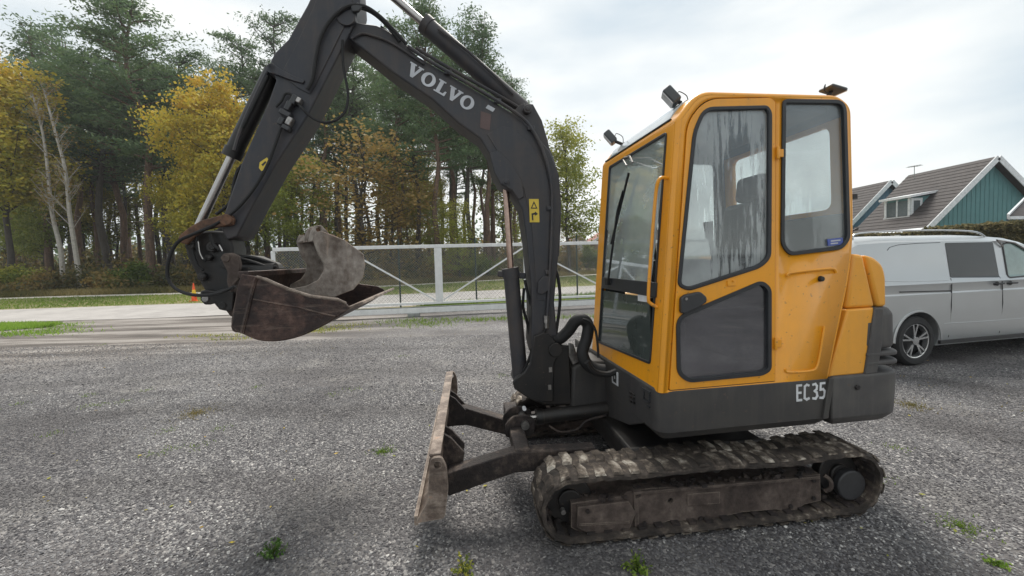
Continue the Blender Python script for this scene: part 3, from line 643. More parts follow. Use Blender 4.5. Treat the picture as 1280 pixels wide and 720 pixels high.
bush(62, 358, 40, 32, 1.6, 'orange brown bush left of the white birches', M['rustleaf'], 4)
bush(130, 360, 36, 31.5, 1.3, 'straw brown shrub between birches and green bush', M['rustleaf'], 5)
bush(415, 350, 50, 33, 2.0, 'green yellow bush behind the narrow bucket', M['limeleaf'], 6)
bush(480, 345, 40, 34, 1.7, 'brownish bush behind the left gate panel', M['rustleaf'], 7)
bush(600, 340, 60, 35, 2.0, 'olive bush behind the gate panel left of the boom cylinder', M['bushleaf'], 8)
bush(712, 322, 30, 42, 3.4, 'orange red bush seen between boom and cab', M['rustleaf'], 9)
bush(735, 315, 30, 44, 3.0, 'dark green bush seen just left of the cab', M['bushleaf'], 10)
bush(792, 300, 60, 40, 3.6, 'yellow green bush seen through the cab windscreen', M['limeleaf'], 11)

# verge grass: strips of dry and green blades
def strip_blades(name, n, x0, x1, f1, f2, h, wd, mt, seed):
    g = np.random.default_rng(seed); x = g.uniform(x0, x1, n); t = g.uniform(0, 1, n)
    y = np.array([f1(a)+(f2(a)-f1(a))*b for a, b in zip(x, t)]); P = np.stack([x, y, np.full(n, .01)], 1)
    tone = np.clip(cheap_noise(P, .8, seed)+g.normal(0, .15, n), 0, 1)
    return tag(blades(name, P, h, wd, tone, mt), kind='stuff')
strip_blades('verge_grass', 26000, -40, 9, lambda x: rf(x)+.1, lambda x: pn(x)-.05, .09, .018, M['grassblade'], 2)
strip_blades('dry_verge_grass', 26000, -40, 9, lambda x: pn(x)+1.7, lambda x: pn(x)+5.4, .35, .03, M['drygrass'], 3)
strip_blades('roadside_grass', 9000, -3.3, 8, lambda x: 13.0+.17*x, lambda x: rn(x)-.1, .17, .016, M['grassblade'], 4)
# bright lawn patch on the left between driveway and road
Lp = [(-60, 9.6), (-24, 10.3), (-16.2, 10.5), (-14.3, 11.1), (-13.6, 11.7), (-13.9, 12.4), (-16, 12.8), (-24, 12.8), (-60, 9.9)]
quadsheet('lawn', Lp, .018, M['lawn'])
lx = lerp([(-60, 9.7), (-24, 10.3), (-16.2, 10.5), (-14.3, 11.1), (-13.6, 11.6)]); ly = lerp([(-60, 9.9), (-24, 12.7), (-16, 12.7), (-13.9, 12.3), (-13.6, 11.8)])
strip_blades('lawn_grass', 26000, -30, -13.6, lx, ly, .10, .012, M['lawnblade'], 5)
# weedy grass along the gate foot and under the bucket
def gl(x): return 12.33+(x+.0)*.155
def clumps(name, spots, n, h, wd, mt, seed):
    g = np.random.default_rng(seed); P = []
    for px, py, rx, ry in spots:
        x, y = ground(px, py); m_ = int(n*rx*ry); P.append(np.stack([x+g.normal(0, rx, m_), y+g.normal(0, ry, m_), np.full(m_, .002)], 1))
    P = np.concatenate(P); return tag(blades(name, P, h, wd, np.clip(g.normal(.6, .25, len(P)), 0, 1), mt, .6), kind='stuff')
clumps('gate_foot_weeds', [(505, 402, .45, .18), (530, 406, .5, .25), (560, 400, .7, .16), (598, 401, .5, .14), (625, 399, .4, .12), (650, 398, .5, .12), (700, 398, .5, .12), (735, 396, .5, .12)], 2300, .085, .010, M['grassblade'], 6)
clumps('yellow_green_grass', [(395, 414, .35, .20), (415, 412, .4, .16), (435, 407, .4, .14), (268, 420, .5, .12), (290, 424, .3, .12)], 4200, .045, .009, M['limeleaf'], 7)  # yellow-green tufts growing in the gravel, their own leaf colour
clumps('ragged_lawn_edge', [(80, 408, .3, .3), (60, 414, .6, .25), (30, 418, .8, .2), (6, 419, .8, .2)], 1500, .09, .012, M['lawnblade'], 12)
g = np.random.default_rng(77); clumps('small_tufts', [(g.uniform(20, 1260), g.uniform(425, 600), .05, .05) for _ in range(34)], 12000, .02, .004, M['grassblade'], 14)
clumps('scattered_moss', [(360, 440, .5, .3), (610, 430, .4, .3), (560, 418, .6, .25), (450, 432, .4, .2), (1180, 480, .3, .2), (1250, 500, .3, .2)], 260, .02, .006, M['drygrass'], 8)
def patch(px, py, r, n, h, wd, mt, seed, name):
    g = np.random.default_rng(seed); x, y = ground(px, py); a = g.uniform(0, 6.28, n); rr = r*np.abs(g.normal(0, .5, n))
    P = np.stack([x+rr*np.cos(a), y+rr*np.sin(a), np.full(n, .002)], 1)
    return tag(blades(name, P, h, wd, g.uniform(0, 1, n), mt, .7), kind='stuff')
patch(245, 517, .25, 420, .02, .004, M['drygrass'], 1, 'moss_patch'); patch(478, 565, .10, 160, .02, .004, M['grassblade'], 2, 'moss_patch')
patch(1140, 507, .22, 260, .02, .005, M['drygrass'], 3, 'moss_patch'); patch(1200, 658, .14, 240, .015, .004, M['grassblade'], 4, 'moss_patch')
patch(760, 470, .3, 50, .03, .004, M['grassblade'], 5, 'moss_patch')
def weed(px, py, r, h, label, seed, mt, n=90):
    g = np.random.default_rng(seed); x, y = ground(px, py); root = empty('weed', (x, y, 0), 0, label, 'weed'); mb = MB(); C = []
    for k in range(n//6):
        a = g.uniform(0, 6.28); L = r*g.uniform(.3, 1); tip = np.array([L*cos(a), L*sin(a), h*g.uniform(.3, 1)])
        mb.tube([(0, 0, -.003), tuple(tip*[.4, .4, .7]), tuple(tip)], [.0018, .0014, .0008], 3, False)
        C += [tip*s+g.normal(0, .006, 3) for s in (.45, .6, .72, .84, .93, 1.)]
    mb.build('stem', M['grassblade'], root); C = np.array(C)
    me = leaves_mesh('foliage', C, .0115, .5, g.uniform(0, 1, len(C)), mt); o = bpy.data.objects.new('foliage', me); COL.objects.link(o); o.parent = root
M['weedleaf'] = leafmat('weed_leaves', [(0, (.035, .08, .02)), (.5, (.07, .15, .03)), (1, (.14, .24, .06))], trans=.3)
weed(340, 697, .085, .085, 'leafy green weed in the gravel at lower left', 1, M['weedleaf'], 190)
weed(798, 716, .085, .07, 'green weed just in front of the track at the bottom edge', 2, M['grassblade'], 150)
weed(581, 716, .075, .06, 'yellowish weed at the bottom edge left of the track', 3, M['limeleaf'], 120)
weed(1246, 708, .05, .025, 'small bright leafy weed at the bottom right corner', 4, M['lawnblade'], 60)

g = np.random.default_rng(44); FL = []
for k in range(150):
    px, py = g.uniform(10, 1270), 400+300*g.uniform(0, 1)**1.6; x, y = ground(px, py); FL.append((x, y, .012))
me = leaves_mesh('fallen_leaves', np.array(FL), .016, .6, g.uniform(.2, 1, 150), M['goldleaf'], 0); 
for v in me.vertices: v.co.z = .012+(v.co.z-.012)*.25
o = bpy.data.objects.new('fallen_leaves', me); COL.objects.link(o); o['kind'] = 'stuff'
# ================================================================ GATE AND FENCE
def gpt(px): # point on the gate line below pixel column px
    d = ray(px, 390); t = 12.33/(d.y-.155*d.x); return Vector((d.x*t, d.y*t, 0))
g0, g1 = gpt(345), gpt(900); gd = (g1-g0).normalized(); ga = math.atan2(gd.y, gd.x)
gate = empty('sliding_gate', g0, ga, 'white sliding yard gate with braces and wire mesh behind the digger', 'gate')
Lg = (g1-g0).length; H1 = 1.98
zt = [zat(p, y_, gpt(p).y) for p, y_ in ((345, 311), (550, 308), (656, 306))]
H1 = sum(zt)/3
mb = MB(); mb.bar((0, 0, H1), (Lg, 0, H1), .07, .10); mb.build('top_rail', M['gate'], gate, bevel=.01)
zb = .30; xb0 = (gpt(420)-g0).length
mb = MB(); mb.bar((0, 0, zb+.08), (Lg, 0, zb+.08), .07, .07); mb.build('bottom_rail', M['gate'], gate, bevel=.008)
mb = MB(); mb.bar((xb0-1.0, -.02, zb-.12), (Lg, -.02, zb-.12), .14, .16); mb.build('guide_beam', M['gate'], gate, bevel=.012)
mb = MB(); mb.bar((xb0-1.0, -.03, zb-.025), (Lg, -.03, zb-.025), .10, .02); mb.build('rail_groove', M['wire'], gate)
posts = [((gpt(p)-g0).length, w_) for p, w_ in ((345, .10), (437, .09), (550, .22), (658, .10), (772, .12), (890, .1))]
for xp, w_ in posts:
    mb = MB(); mb.bar((xp, 0, zb+.12), (xp, 0, H1-.052), .06, w_, (1, 0, 0)); mb.build('post', M['gate'], gate, bevel=.008)
def xg(px): return (gpt(px)-g0).length
for a, b, s in ((437, 550, 1), (658, 550, -1), (658, 772, 1), (890, 772, -1), (437, 345, -1)):
    mb = MB(); mb.bar((xg(a)+.05*s, -.035, H1-.1), (xg(b)-.12*s, -.035, zb+.16), .03, .045); mb.build('brace', M['gate'], gate)
def netting(mb, L, z0, z1, step, r, off=0, x0=0):
    hh = z1-z0; n = int((L+hh)/step)
    for i in range(n):
        s = i*step-hh
        for sg in (1, -1):
            a, b = (max(0, s), min(L, s+hh)); 
            if b <= a: continue
            za, zb_ = z0+(a-s), z0+(b-s)
            if sg < 0: za, zb_ = z1-(a-s), z1-(b-s)
            mb.bar((x0+a, off, za), (x0+b, off, zb_), r, r)
mb = MB(); netting(mb, Lg, zb+.12, H1-.05, .075, .0042, .03); tag(mb.build('chain_link_mesh', M['wire'], gate), kind='stuff')
for xp in (xb0-.6, xb0+2.2, xb0+6.0):
    mb = MB(); mb.box((xp, -.02, .05), (.35, .30, .10)); mb.build('footing', M['wire'], gate, bevel=.01)
# green fence behind
f0 = Vector((*ground(501, 385), 0)); f1 = Vector((*ground(722, 377), 0)); fd = (f1-f0).normalized()
fence = empty('wire_fence', f0-fd*4.2, math.atan2(fd.y, fd.x), 'thin dark green wire fence standing behind the white gate', 'fence')
Lf = (f1-f0).length+4.2+4
for px in (501, 596, 722):
    p = Vector((*ground(px, {501: 385, 596: 381.5, 722: 377}[px]), 0)); k = (p-f0).dot(fd)+4.2
    mb = MB(); mb.tube([(k, 0, -.05), (k, 0, 2.45)], .03, 8); mb.build('post', M['green'], fence, smooth=True)
mb = MB(); mb.tube([(0, 0, -.05), (0, 0, 2.45)], .03, 8); mb.build('post', M['green'], fence, smooth=True)
mb = MB(); netting(mb, Lf, .05, 2.0, .15, .0035); tag(mb.build('chain_link_mesh', M['green'], fence), kind='stuff')
# traffic cone far left
cx, cy = at(243, 19.5, 376); rootc = empty('traffic_cone', (cx, cy, 0), .3, 'orange and yellow traffic cone across the road left of the bucket', 'cone')
mb = MB(); mb.tube([(0, 0, .03), (0, 0, .35)], [.19, .15], 16); mb.build('cone_body', M['orange'], rootc, smooth=True)
mb = MB(); mb.tube([(0, 0, .62), (0, 0, .98)], [.10, .03], 16); mb.build('cone_tip', M['orange'], rootc, smooth=True)
mb = MB(); mb.tube([(0, 0, .35), (0, 0, .62)], [.15, .10], 16); mb.build('reflective_band', M['coneyel'], rootc, smooth=True)
mb = MB(); mb.box((0, 0, .02), (.5, .5, .04)); mb.build('base', M['orange'], rootc, bevel=.01); rootc.scale = (.62, .62, .92)

# ================================================================ HOUSES
def sidingmat(name, col):
    m_, t, b = mat(name); t.links.new(mixc(t, ramp(t, noise(t, 1.5, 4), [(.3, BW(0)), (.7, BW(1))]), tuple(c*.85 for c in col), col), b.inputs['Base Color']); b.inputs['Roughness'].default_value = .7; return m_
M['teal'] = sidingmat('teal_boards', (.10, .24, .25)); M['blueteal'] = sidingmat('blue_boards', (.11, .21, .29))
M['housewhite'] = plain('white_trim', (.66, .68, .70), .6); M['rooftile'] = worn('brown_roof_tiles', [(.4, (.022, .018, .019)), (.6, (.040, .032, .032)), (.8, (.065, .052, .05))], 4, .8, 0, .4, .02)
M['redroof'] = worn('red_roof_tiles', [(.3, (.17, .06, .045)), (.7, (.27, .10, .075))], 4, .8)
M['pane'] = plain('window_pane', (.10, .12, .13), .08, coat=.4)
def house(name, x, y, half, ridge, eave, depth, label, wall, dormer=False, base=2.6, roofm='rooftile', rows=True, over=.35):
    root = empty(name, (x, y, 0), 0, label, 'house')
    sl = (ridge-eave)/half
    # gable wall built of vertical boards, a lap of its own every 0.24 m
    mb = MB(); mb.plate([(-half+.3, 0), (half-.3, 0), (half-.3, ridge-(half-.3)*sl-.12), (0, ridge-.12), (-half+.3, ridge-(half-.3)*sl-.12)], (), .0, depth); mb.build('wall', wall, root)
    n = int((2*half-.6)/.30)
    bmb = MB()
    for i in range(n):
        bx = -half+.45+i*.30; top = ridge-abs(bx)*sl-.32
        bmb.box((bx, -.012, top/2), (.045, .024, top))
    tag(bmb.build('cladding_batten', wall, root), kind='stuff')
    for s in (-1, 1):
        a = Vector((0, 0, ridge)); b = Vector((s*(half+over), 0, eave-over*sl)); nrm = Vector((s*sl, 0, 1)).normalized()
        mb = MB(); y0, y1 = -.45, depth+.45
        q = [a+Vector((0, y0, 0)), b+Vector((0, y0, 0)), b+Vector((0, y1, 0)), a+Vector((0, y1, 0))]
        mb.add(q+[p+nrm*.12 for p in q], [(0, 1, 2, 3), (7, 6, 5, 4), (0, 4, 5, 1), (1, 5, 6, 2), (2, 6, 7, 3), (3, 7, 4, 0)])
        rp = mb.build('roof', M[roofm], root)
        if rows:  # tile courses with real steps
            L = (b-a).length; tm = MB(); d = (b-a).normalized()
            for k in range(int(L/.36)):
                c = a+d*(k+.6)*.36+nrm*(.135)
                tm.box(c+Vector((0, (y0+y1)/2, 0)), (.34, y1-y0-.02, .03), Matrix((d, Vector((0, 1, 0)), d.cross(Vector((0, 1, 0))))).transposed() @ Matrix.Rotation(.06, 3, 'Y'))
            tag(tm.build('tile_course', M[roofm], root), kind='stuff')
        mb = MB(); n_ = nrm; p0 = a+Vector((0, y0-.04, 0))-n_*.16; p1 = b+Vector((0, y0-.04, 0))-n_*.16
        mb.add([p0, p1, p1+n_*.34, p0+n_*.34, p0+Vector((0, -.05, 0)), p1+Vector((0, -.05, 0)), p1+n_*.34+Vector((0, -.05, 0)), p0+n_*.34+Vector((0, -.05, 0))],
               [(0, 1, 2, 3), (7, 6, 5, 4), (0, 4, 5, 1), (1, 5, 6, 2), (2, 6, 7, 3), (3, 7, 4, 0)]); mb.build('bargeboard', M['housewhite'], root)
    mb = MB(); mb.bar((-half-over, -.5, eave-over*sl), (-half-over, depth+.5, eave-over*sl), .14, .16); mb.build('gutter', M['housewhite'], root)
    if dormer:
        # shed dormer on the left slope with its own window
        zw = 4.35; xw = -(ridge-zw)/sl+.0; xf = -(ridge-3.9)/sl-.05; y0, y1 = 1.6, 3.6
        zt_ = 5.25; xt = -(ridge-zt_-.35)/sl
        mb = MB()
        v_ = [(xf, y0, 3.9), (xf, y1, 3.9), (xf, y1, zt_), (xf, y0, zt_), (xt+.6, y0, zt_+.3), (xt+.6, y1, zt_+.3), (xt+.6, y0, 3.9), (xt+.6, y1, 3.9)]
        mb.add(v_, [(0, 1, 2, 3), (0, 3, 4, 6), (1, 7, 5, 2), (3, 2, 5, 4)]); dm = mb.build('dormer', wall, root)
        mb = MB(); mb.add([(xf-.25, y0-.25, zt_), (xf-.25, y1+.25, zt_), (xt+1.1, y1+.25, zt_+.5), (xt+1.1, y0-.25, zt_+.5), (xf-.25, y0-.25, zt_+.16), (xf-.25, y1+.25, zt_+.16), (xt+1.1, y1+.25, zt_+.66), (xt+1.1, y0-.25, zt_+.66)],
               [(0, 1, 2, 3), (7, 6, 5, 4), (0, 4, 5, 1), (1, 5, 6, 2), (2, 6, 7, 3), (3, 7, 4, 0)]); mb.build('dormer_roof', M['housewhite'], dm)
        mb = MB(); mb.box((xf-.03, y0+.1, (3.9+zt_)/2), (.08, .16, zt_-3.9)); mb.box((xf-.03, y1-.1, (3.9+zt_)/2), (.08, .16, zt_-3.9)); mb.box((xf-.05, (y0+y1)/2, 3.92), (.16, y1-y0, .12)); mb.box((xf-.03, (y0+y1)/2, 4.6), (.07, .1, 1.2)); mb.build('window_frame', M['housewhite'], dm)
        mb = MB(); mb.box((xf-.02, (y0+y1)/2, 4.55), (.03, y1-y0-.3, 1.1)); mb.build('pane', M['pane'], dm)
        # window in the dormer cheek that faces the yard
        mb = MB(); mb.plate([(xf-.02, 3.86), (xf+.75, 3.86), (xf+.75, zt_-.02), (xf-.02, zt_-.02)], [[(xf+.12, 4.05), (xf+.6, 4.05), (xf+.6, zt_-.2), (xf+.12, zt_-.2)]], y0-.06, y0-.01); mb.build('window_frame', M['housewhite'], dm)
        mb = MB(); mb.plate([(xf+.12, 4.05), (xf+.6, 4.05), (xf+.6, zt_-.2), (xf+.12, zt_-.2)], (), y0-.035, y0-.02); mb.build('pane', M['pane'], dm)
    return root
h1x = at(1237, 27, 198)[0]
house('gabled_house', h1x, 27, 4.3, 7.45, 3.15, 4.9, 'teal boarded house with brown roof, white gable trim and a dormer', M['teal'], True)
h2x = at(1108, 35, 228)[0]
house('gabled_house', h2x, 35, 3.8, 7.45, 3.5, 3.6, 'smaller blue boarded house behind, next to the cab rear edge', M['blueteal'])
p0 = Vector((*at(1260, 18, 273), zat(1260, 273, 18))); p1 = Vector((*at(1283, 20.6, 250), zat(1283, 250, 20.6))); ex = Vector((7, 1.2, 0))
shd = empty('garden_shed', (p0.x, p0.y, 0), 0, 'brown roofed outbuilding cut by the right edge of the photo', 'shed'); q0 = Vector((p0.x, p0.y, 0)); a0, a1 = p0-q0, p1-q0; up_ = Vector((0, 0, .12))
mb = MB(); mb.add([a0, a0+ex, a1+ex, a1, a0+up_, a0+ex+up_, a1+ex+up_, a1+up_], [(0, 1, 2, 3), (7, 6, 5, 4), (0, 4, 5, 1), (1, 5, 6, 2), (2, 6, 7, 3), (3, 7, 4, 0)]); mb.build('roof', M['rooftile'], shd)
mb = MB(); mb.bar(a0+Vector((-.03, -.02, .08)), a1+Vector((-.03, 0, .08)), .06, .22); mb.build('bargeboard', M['housewhite'], shd)
mb = MB(); mb.bar(a0+Vector((0, -.06, .02)), a0+ex+Vector((0, -.06, .02)), .10, .14); mb.build('gutter', M['housewhite'], shd)
w0 = Vector((a0.x+.35, a0.y+.35, 0)); w1 = Vector((a1.x+.35, a1.y, 0)); mb = MB(); mb.add([w0, w0+ex, w0+ex+Vector((0, 0, a0.z)), w0+Vector((0, 0, a0.z)), w1, w1+Vector((0, 0, a1.z-.05))], [(0, 1, 2, 3), (0, 3, 5, 4)]); mb.build('wall', M['blueteal'], shd)
h4x = at(735, 62, 285)[0]
house('distant_house', h4x+7, 62, 6.0, 8.0, 4.3, 9, 'distant red roofed house seen through the cab windscreen', plain('pink_brick', (.30, .21, .18), .8), False, roofm='redroof', rows=False)
h5x = at(722, 70, 300)[0]
house('distant_cottage', h5x, 70, 3.4, 5.6, 3.0, 6, 'distant cottage with red roof and white gable between boom and cab', M['housewhite'], False, roofm='redroof', rows=False)
# antenna on the ridge
ax, ay = at(1143, 30, 214); ant = empty('roof_aerial', (ax, ay, 6.9), 0, 'thin roof aerial above the brown roof ridge', 'aerial')
mb = MB(); mb.bar((0, 0, -.1), (0, 0, .9), .03, .03); mb.build('mast', M['wire'], ant)
mb = MB(); mb.bar((-.5, 0, .8), (.5, 0, .95), .03, .03)
for k in (-.4, -.2, 0, .2, .4): mb.bar((k, -.25, .83+k*.1), (k, .25, .83+k*.1), .02, .02)
mb.build('crossbar', M['wire'], ant)
# pale lean-to under the gable
lx_, ly_ = at(1128, 22, 290); lt = empty('lean_to', (lx_, ly_, 0), .05, 'pale low lean-to roof peeking over the van below the dark brown roof', 'shed')
mb = MB(); mb.box((1.3, .8, 1.1), (3.4, 2.0, 2.2)); mb.build('wall', M['housewhite'], lt)
mb = MB(); mb.add([(-.6, -.4, 2.25), (3.4, -.4, 2.5), (3.4, 2, 2.75), (-.6, 2, 2.5), (-.6, -.4, 2.37), (3.4, -.4, 2.62), (3.4, 2, 2.87), (-.6, 2, 2.62)], [(0, 1, 2, 3), (7, 6, 5, 4), (0, 4, 5, 1), (1, 5, 6, 2), (2, 6, 7, 3), (3, 7, 4, 0)]); mb.build('roof', M['housewhite'], lt)
# clipped hedges before the houses
M['hedge'] = leafmat('hedge_leaves', [(0, (.09, .09, .045)), (.5, (.19, .17, .085)), (1, (.30, .24, .12))])
def hedge(name, px0, px1, D0, D1, topy, dep, label, mt, seed, n=9000):
    g = np.random.default_rng(seed); a = np.array(at(px0, D0, 300)); b = np.array(at(px1, D1, 300)); ht = zat((px0+px1)/2, topy, (D0+D1)/2)
    t = g.uniform(0, 1, n); P = a[None]*(1-t[:, None])+b[None]*t[:, None]; face = g.uniform(0, 1, n)
    z = np.where(face < .55, g.uniform(0, ht, n), ht+g.normal(0, .05, n)); y = np.where(face < .55, g.normal(0, .06, n), g.uniform(0, dep, n))
    C = np.stack([P[:, 0], P[:, 1]+y, z+.1*np.sin(P[:, 0]*2)], 1); me = leaves_mesh(name, C, .12, .7, g.uniform(0, 1, n), mt)
    o = bpy.data.objects.new(name, me); COL.objects.link(o)
    tag(o, label, 'hedge'); return o
hedge('hedge', 1062, 1215, 24, 19, 291, 1.5, 'dull green hedge behind the van below the houses', M['hedge'], 4, 9000)
hedge('hedge', 1185, 1330, 17, 13, 280, 1.2, 'brown olive clipped hedge at right above the van bonnet end', M['hedge'], 5, 12000)

# ================================================================ VAN
van = empty('parked_van', V.o, R(11.5), 'silver grey van with alloy wheel parked right of the digger', 'van')
M['van'] = None
m_, t_, b_ = mat('silver_car_paint'); t_.links.new(mixc(t_, ramp(t_, noise(t_, 2, 5), [(.3, BW(0)), (.8, BW(.35))]), (.47, .49, .50), (.38, .38, .37)), b_.inputs['Base Color'])
b_.inputs['Metallic'].default_value = .55; b_.inputs['Roughness'].default_value = .30; b_.inputs['Coat Weight'].default_value = .5; M['van'] = m_
M['vanglass'] = plain('tinted_van_glass', (.018, .021, .022), .08, coat=0); M['alloy'] = plain('alloy_rim', (.55, .56, .57), .25, .85)
M['vandark'] = plain('dark_van_trim', (.02, .02, .022), .5); M['tyre'] = plain('tyre_rubber', (.022, .022, .023), .75, bs=90)
M['frontdoorglass'] = plain('green_tinted_glass', (.16, .24, .22), .05, coat=.6)
vin = lerp([(.25, .05), (.4, .015), (.7, 0), (.98, 0), (1.0, .012), (1.08, .012), (1.12, .0), (1.2, .035), (1.70, .13), (1.76, .21), (1.80, .42)])
vtop = lerp([(-.97, 1.55), (-.93, 1.70), (-.82, 1.775), (-.4, 1.80), (1.3, 1.80), (1.9, 1.77), (2.25, 1.70), (3.05, 1.18), (3.6, 1.05), (3.95, .92), (4.1, .72)])
vend = lerp([(-.97, .16), (-.93, .07), (-.82, .025), (-.6, 0), (3.2, 0), (3.8, .12), (4.1, .4)])
rows = [.25, .32, .4, .55, .7, .85, .98, 1.0, 1.08, 1.12, 1.2, 1.45, 1.70, 1.76, 1.80]
sx_ = [-.97, -.93, -.88, -.82, -.7, -.5, -.3, 0, .3, .6, .9, 1.2, 1.5, 1.9, 2.25, 2.6, 3.05, 3.3, 3.6, 3.8, 3.95, 4.1]
W_ = 1.92; v_, f_ = [], []; ns = len(rows)*2
for x in sx_:
    top = vtop(x); half = []
    for z in rows:
        zz = z if z <= 1.12 or top >= 1.8 else 1.12+(z-1.12)*max(.0, (top-1.12))/.68
        if top < 1.12: zz = min(z*top/1.12, top)
        half.append((vin(z)+vend(x)*(1 if z > .5 else .8), zz))
    v_ += [(x, a, z) for a, z in half] + [(x, W_-a, z) for a, z in reversed(half)]
for i in range(len(sx_)-1):
    for k in range(ns): a = i*ns+k; b = i*ns+(k+1) % ns; f_.append((a, b, b+ns, a+ns))
f_ += [tuple(range(ns)), tuple((len(sx_)-1)*ns+k for k in range(ns))]
vb = mesh('body', v_, f_, M['van'], None, smooth=True)
def cutter(c, r, v0, v1):
    mb = MB(); mb.disc(c, r, v0, v1, 32); return mb.build('cut', M['vandark'])
cuts = [cutter((0, .345), .405, -.3, .42), cutter((3.2, .345), .405, -.3, .42), cutter((0, .345), .405, 1.5, 2.3), cutter((3.2, .345), .405, 1.5, 2.3)]
for c in cuts: md = vb.modifiers.new('c', 'BOOLEAN'); md.operation = 'DIFFERENCE'; md.object = c; md.solver = 'EXACT'
bpy.context.view_layer.update(); dg = bpy.context.evaluated_depsgraph_get(); nm_ = bpy.data.meshes.new_from_object(vb.evaluated_get(dg)); vb.modifiers.clear(); vb.data = nm_
for c in cuts: bpy.data.objects.remove(c)
vb.parent = van
for p in nm_.polygons: p.use_smooth = True
try: nm_.set_sharp_from_angle(angle=R(30))
except Exception: pass
def vfn(d=0): return lambda x, y, w_: (x, vin(y)+w_-d, y)
def vplate(name, pts, mt, thick=.006, parent=van, proud=.004):
    mb = MB(); mb.plate(pts, (), -proud, thick, vfn()); return mb.build(name, mt, parent)
win = fillet(VV([(1181, 303), (1241, 302), (1249, 346), (1189, 347)], .1), .03); win = fillet([V.v_(1180.5, 303.5, .13), V.v_(1240, 302.5, .13), V.v_(1247, 346.5, .04), V.v_(1187, 347, .04)], .025); vplate('sliding_door_window', win, M['vanglass'])
wa = V.v_(1258.5, 346, .04); wb = V.v_(1252, 306, .13); w2 = fillet([wa, wb, (wb[0]+.1, wb[1]+.02), (1.95, 1.64), (2.75, 1.20)], .03); vplate('front_door_window', w2, M['frontdoorglass'])
mb = MB(); o1 = offset(w2, -.02); mb.plate(o1, [w2], -.006, .004, vfn()); mb.build('window_trim', M['vandark'], van)
# wind deflector over the front door window
mb = MB(); mb.tube([(wb[0]-.03, vin(1.64)-.02, 1.60), (1.62, vin(1.69)-.02, 1.70), (1.95, vin(1.64)-.02, 1.655), (2.4, vin(1.4)-.02, 1.42)], .012, 6); mb.build('wind_deflector', M['chrome'], van)
# seams: rear panel swage, doors
def seam(pts, wd=.006, name='panel_gap', mt='vandark'):
    mb = MB(); P = [Vector((x, vin(z)-.001, z)) for x, z in pts]; mb.tube(P, wd, 5); return mb.build(name, M[mt], van)
seam([(.61, 1.18), (.60, 1.1), (.59, .8), (.585, .36)], .006)
seam([(1.52, 1.18), (1.55, 1.1), (1.56, .8), (1.55, .36)], .006)
seam(VV([(1110, 313), (1114, 309), (1125, 306), (1150, 304), (1178, 303)], .1), .004)
seam([(.47, .56), (1.2, .55), (2.8, .55)], .0035, 'side_crease', 'van'); seam([(-.80, 1.20), (-.2, 1.165), (.56, 1.155)], .0035, 'side_crease', 'van')
mb = MB(); mb.bar((-.31, vin(1.03)-.002, 1.03), (.60, vin(1.03)-.002, 1.01), .02, .014, (0, 0, 1)); mb.build('sliding_rail', M['vandark'], van)
for x0 in (1.36, 1.62):
    mb = MB(); P = [(x0, -.005, 1.075), (x0+.03, -.04, 1.08), (x0+.14, -.04, 1.08), (x0+.17, -.005, 1.075)]; mb.tube(P, .013, 6); h_ = mb.build('door_handle', M['vandark'], van, smooth=True)
    mb = MB(); mb.disc((x0+.085, 1.075), .032, .002, -.003, 14); mb.build('handle_cup', M['vandark'], h_)
for v0 in (.24, W_-.24):
    mb = MB(); P = spline([(-.80, v0, 1.775), (-.66, v0, 1.84), (.4, v0, 1.865), (1.35, v0, 1.84), (1.62, v0, 1.76)], 5); mb.tube(P, .013, 6); mb.build('roof_rail', M['alloy'] if v0 < 1 else M['vandark'], van, smooth=True)
for (x0, v0, sg) in ((0, .02, 1), (3.2, .02, 1), (0, W_-.02, -1), (3.2, W_-.02, -1)):
    wroot = None; Rw = .345
    mb = MB(); prof = [(.235, .0), (.25, -.012), (.31, -.012), (.335, .01), (Rw, .04), (Rw, .18), (.325, .215), (.235, .215)]; n = 40; b0 = 0
    for k in range(n):
        a = 2*pi*k/n
        for r_, d_ in prof: mb.v.append((x0+r_*cos(a), v0+sg*d_, Rw+r_*sin(a)))
    q = len(prof)
    for k in range(n):
        for j in range(q):
            a = k*q+j; b = k*q+(j+1) % q; c = ((k+1) % n)*q+(j+1) % q; d = ((k+1) % n)*q+j; mb.f.append((a, b, c, d))
    wh = mb.build('wheel', M['tyre'], van, smooth=True)
    mb = MB(); mb.disc((x0, Rw), .236, v0+sg*.10, v0+sg*.12, 32); mb.build('brake_disc', M['vandark'], wh)
    mb = MB(); ring = []
    n = 36
    for k in range(n):
        a = 2*pi*k/n
        for r_, d_ in ((.238, .0), (.222, .004), (.215, .06), (.238, .06)): mb.v.append((x0+r_*cos(a), v0+sg*d_, Rw+r_*sin(a)))
    for k in range(n):
        for j in range(4): a = k*4+j; b = k*4+(j+1) % 4; c = ((k+1) % n)*4+(j+1) % 4; d = ((k+1) % n)*4+j; mb.f.append((a, b, c, d))
    for k in range(5):
        for dlt in (-.17, .17):
            a = 2*pi*k/5+.35; a2 = a+dlt
            mb.bar((x0+.05*cos(a), v0+sg*.02, Rw+.05*sin(a)), (x0+.225*cos(a2), v0+sg*.008, Rw+.225*sin(a2)), .024, .02, (0, 1, 0))
    mb.disc((x0, Rw), .055, v0+sg*.03, v0-sg*.004, 18); mb.build('rim', M['alloy'], wh)
for x0 in (0, 3.2):
    mb = MB(); n = 18; P = [(x0+.41*cos(a), -.004, .345+.41*sin(a)) for a in [pi*k/n for k in range(n+1)]]; mb.tube(P, .014, 5); mb.build('wheel_arch_lip', M['van'], van, smooth=True)
mb = MB(); mb.bar((.42, .02, .30), (2.78, .02, .30), .03, .05); mb.build('sill', M['vandark'], van)
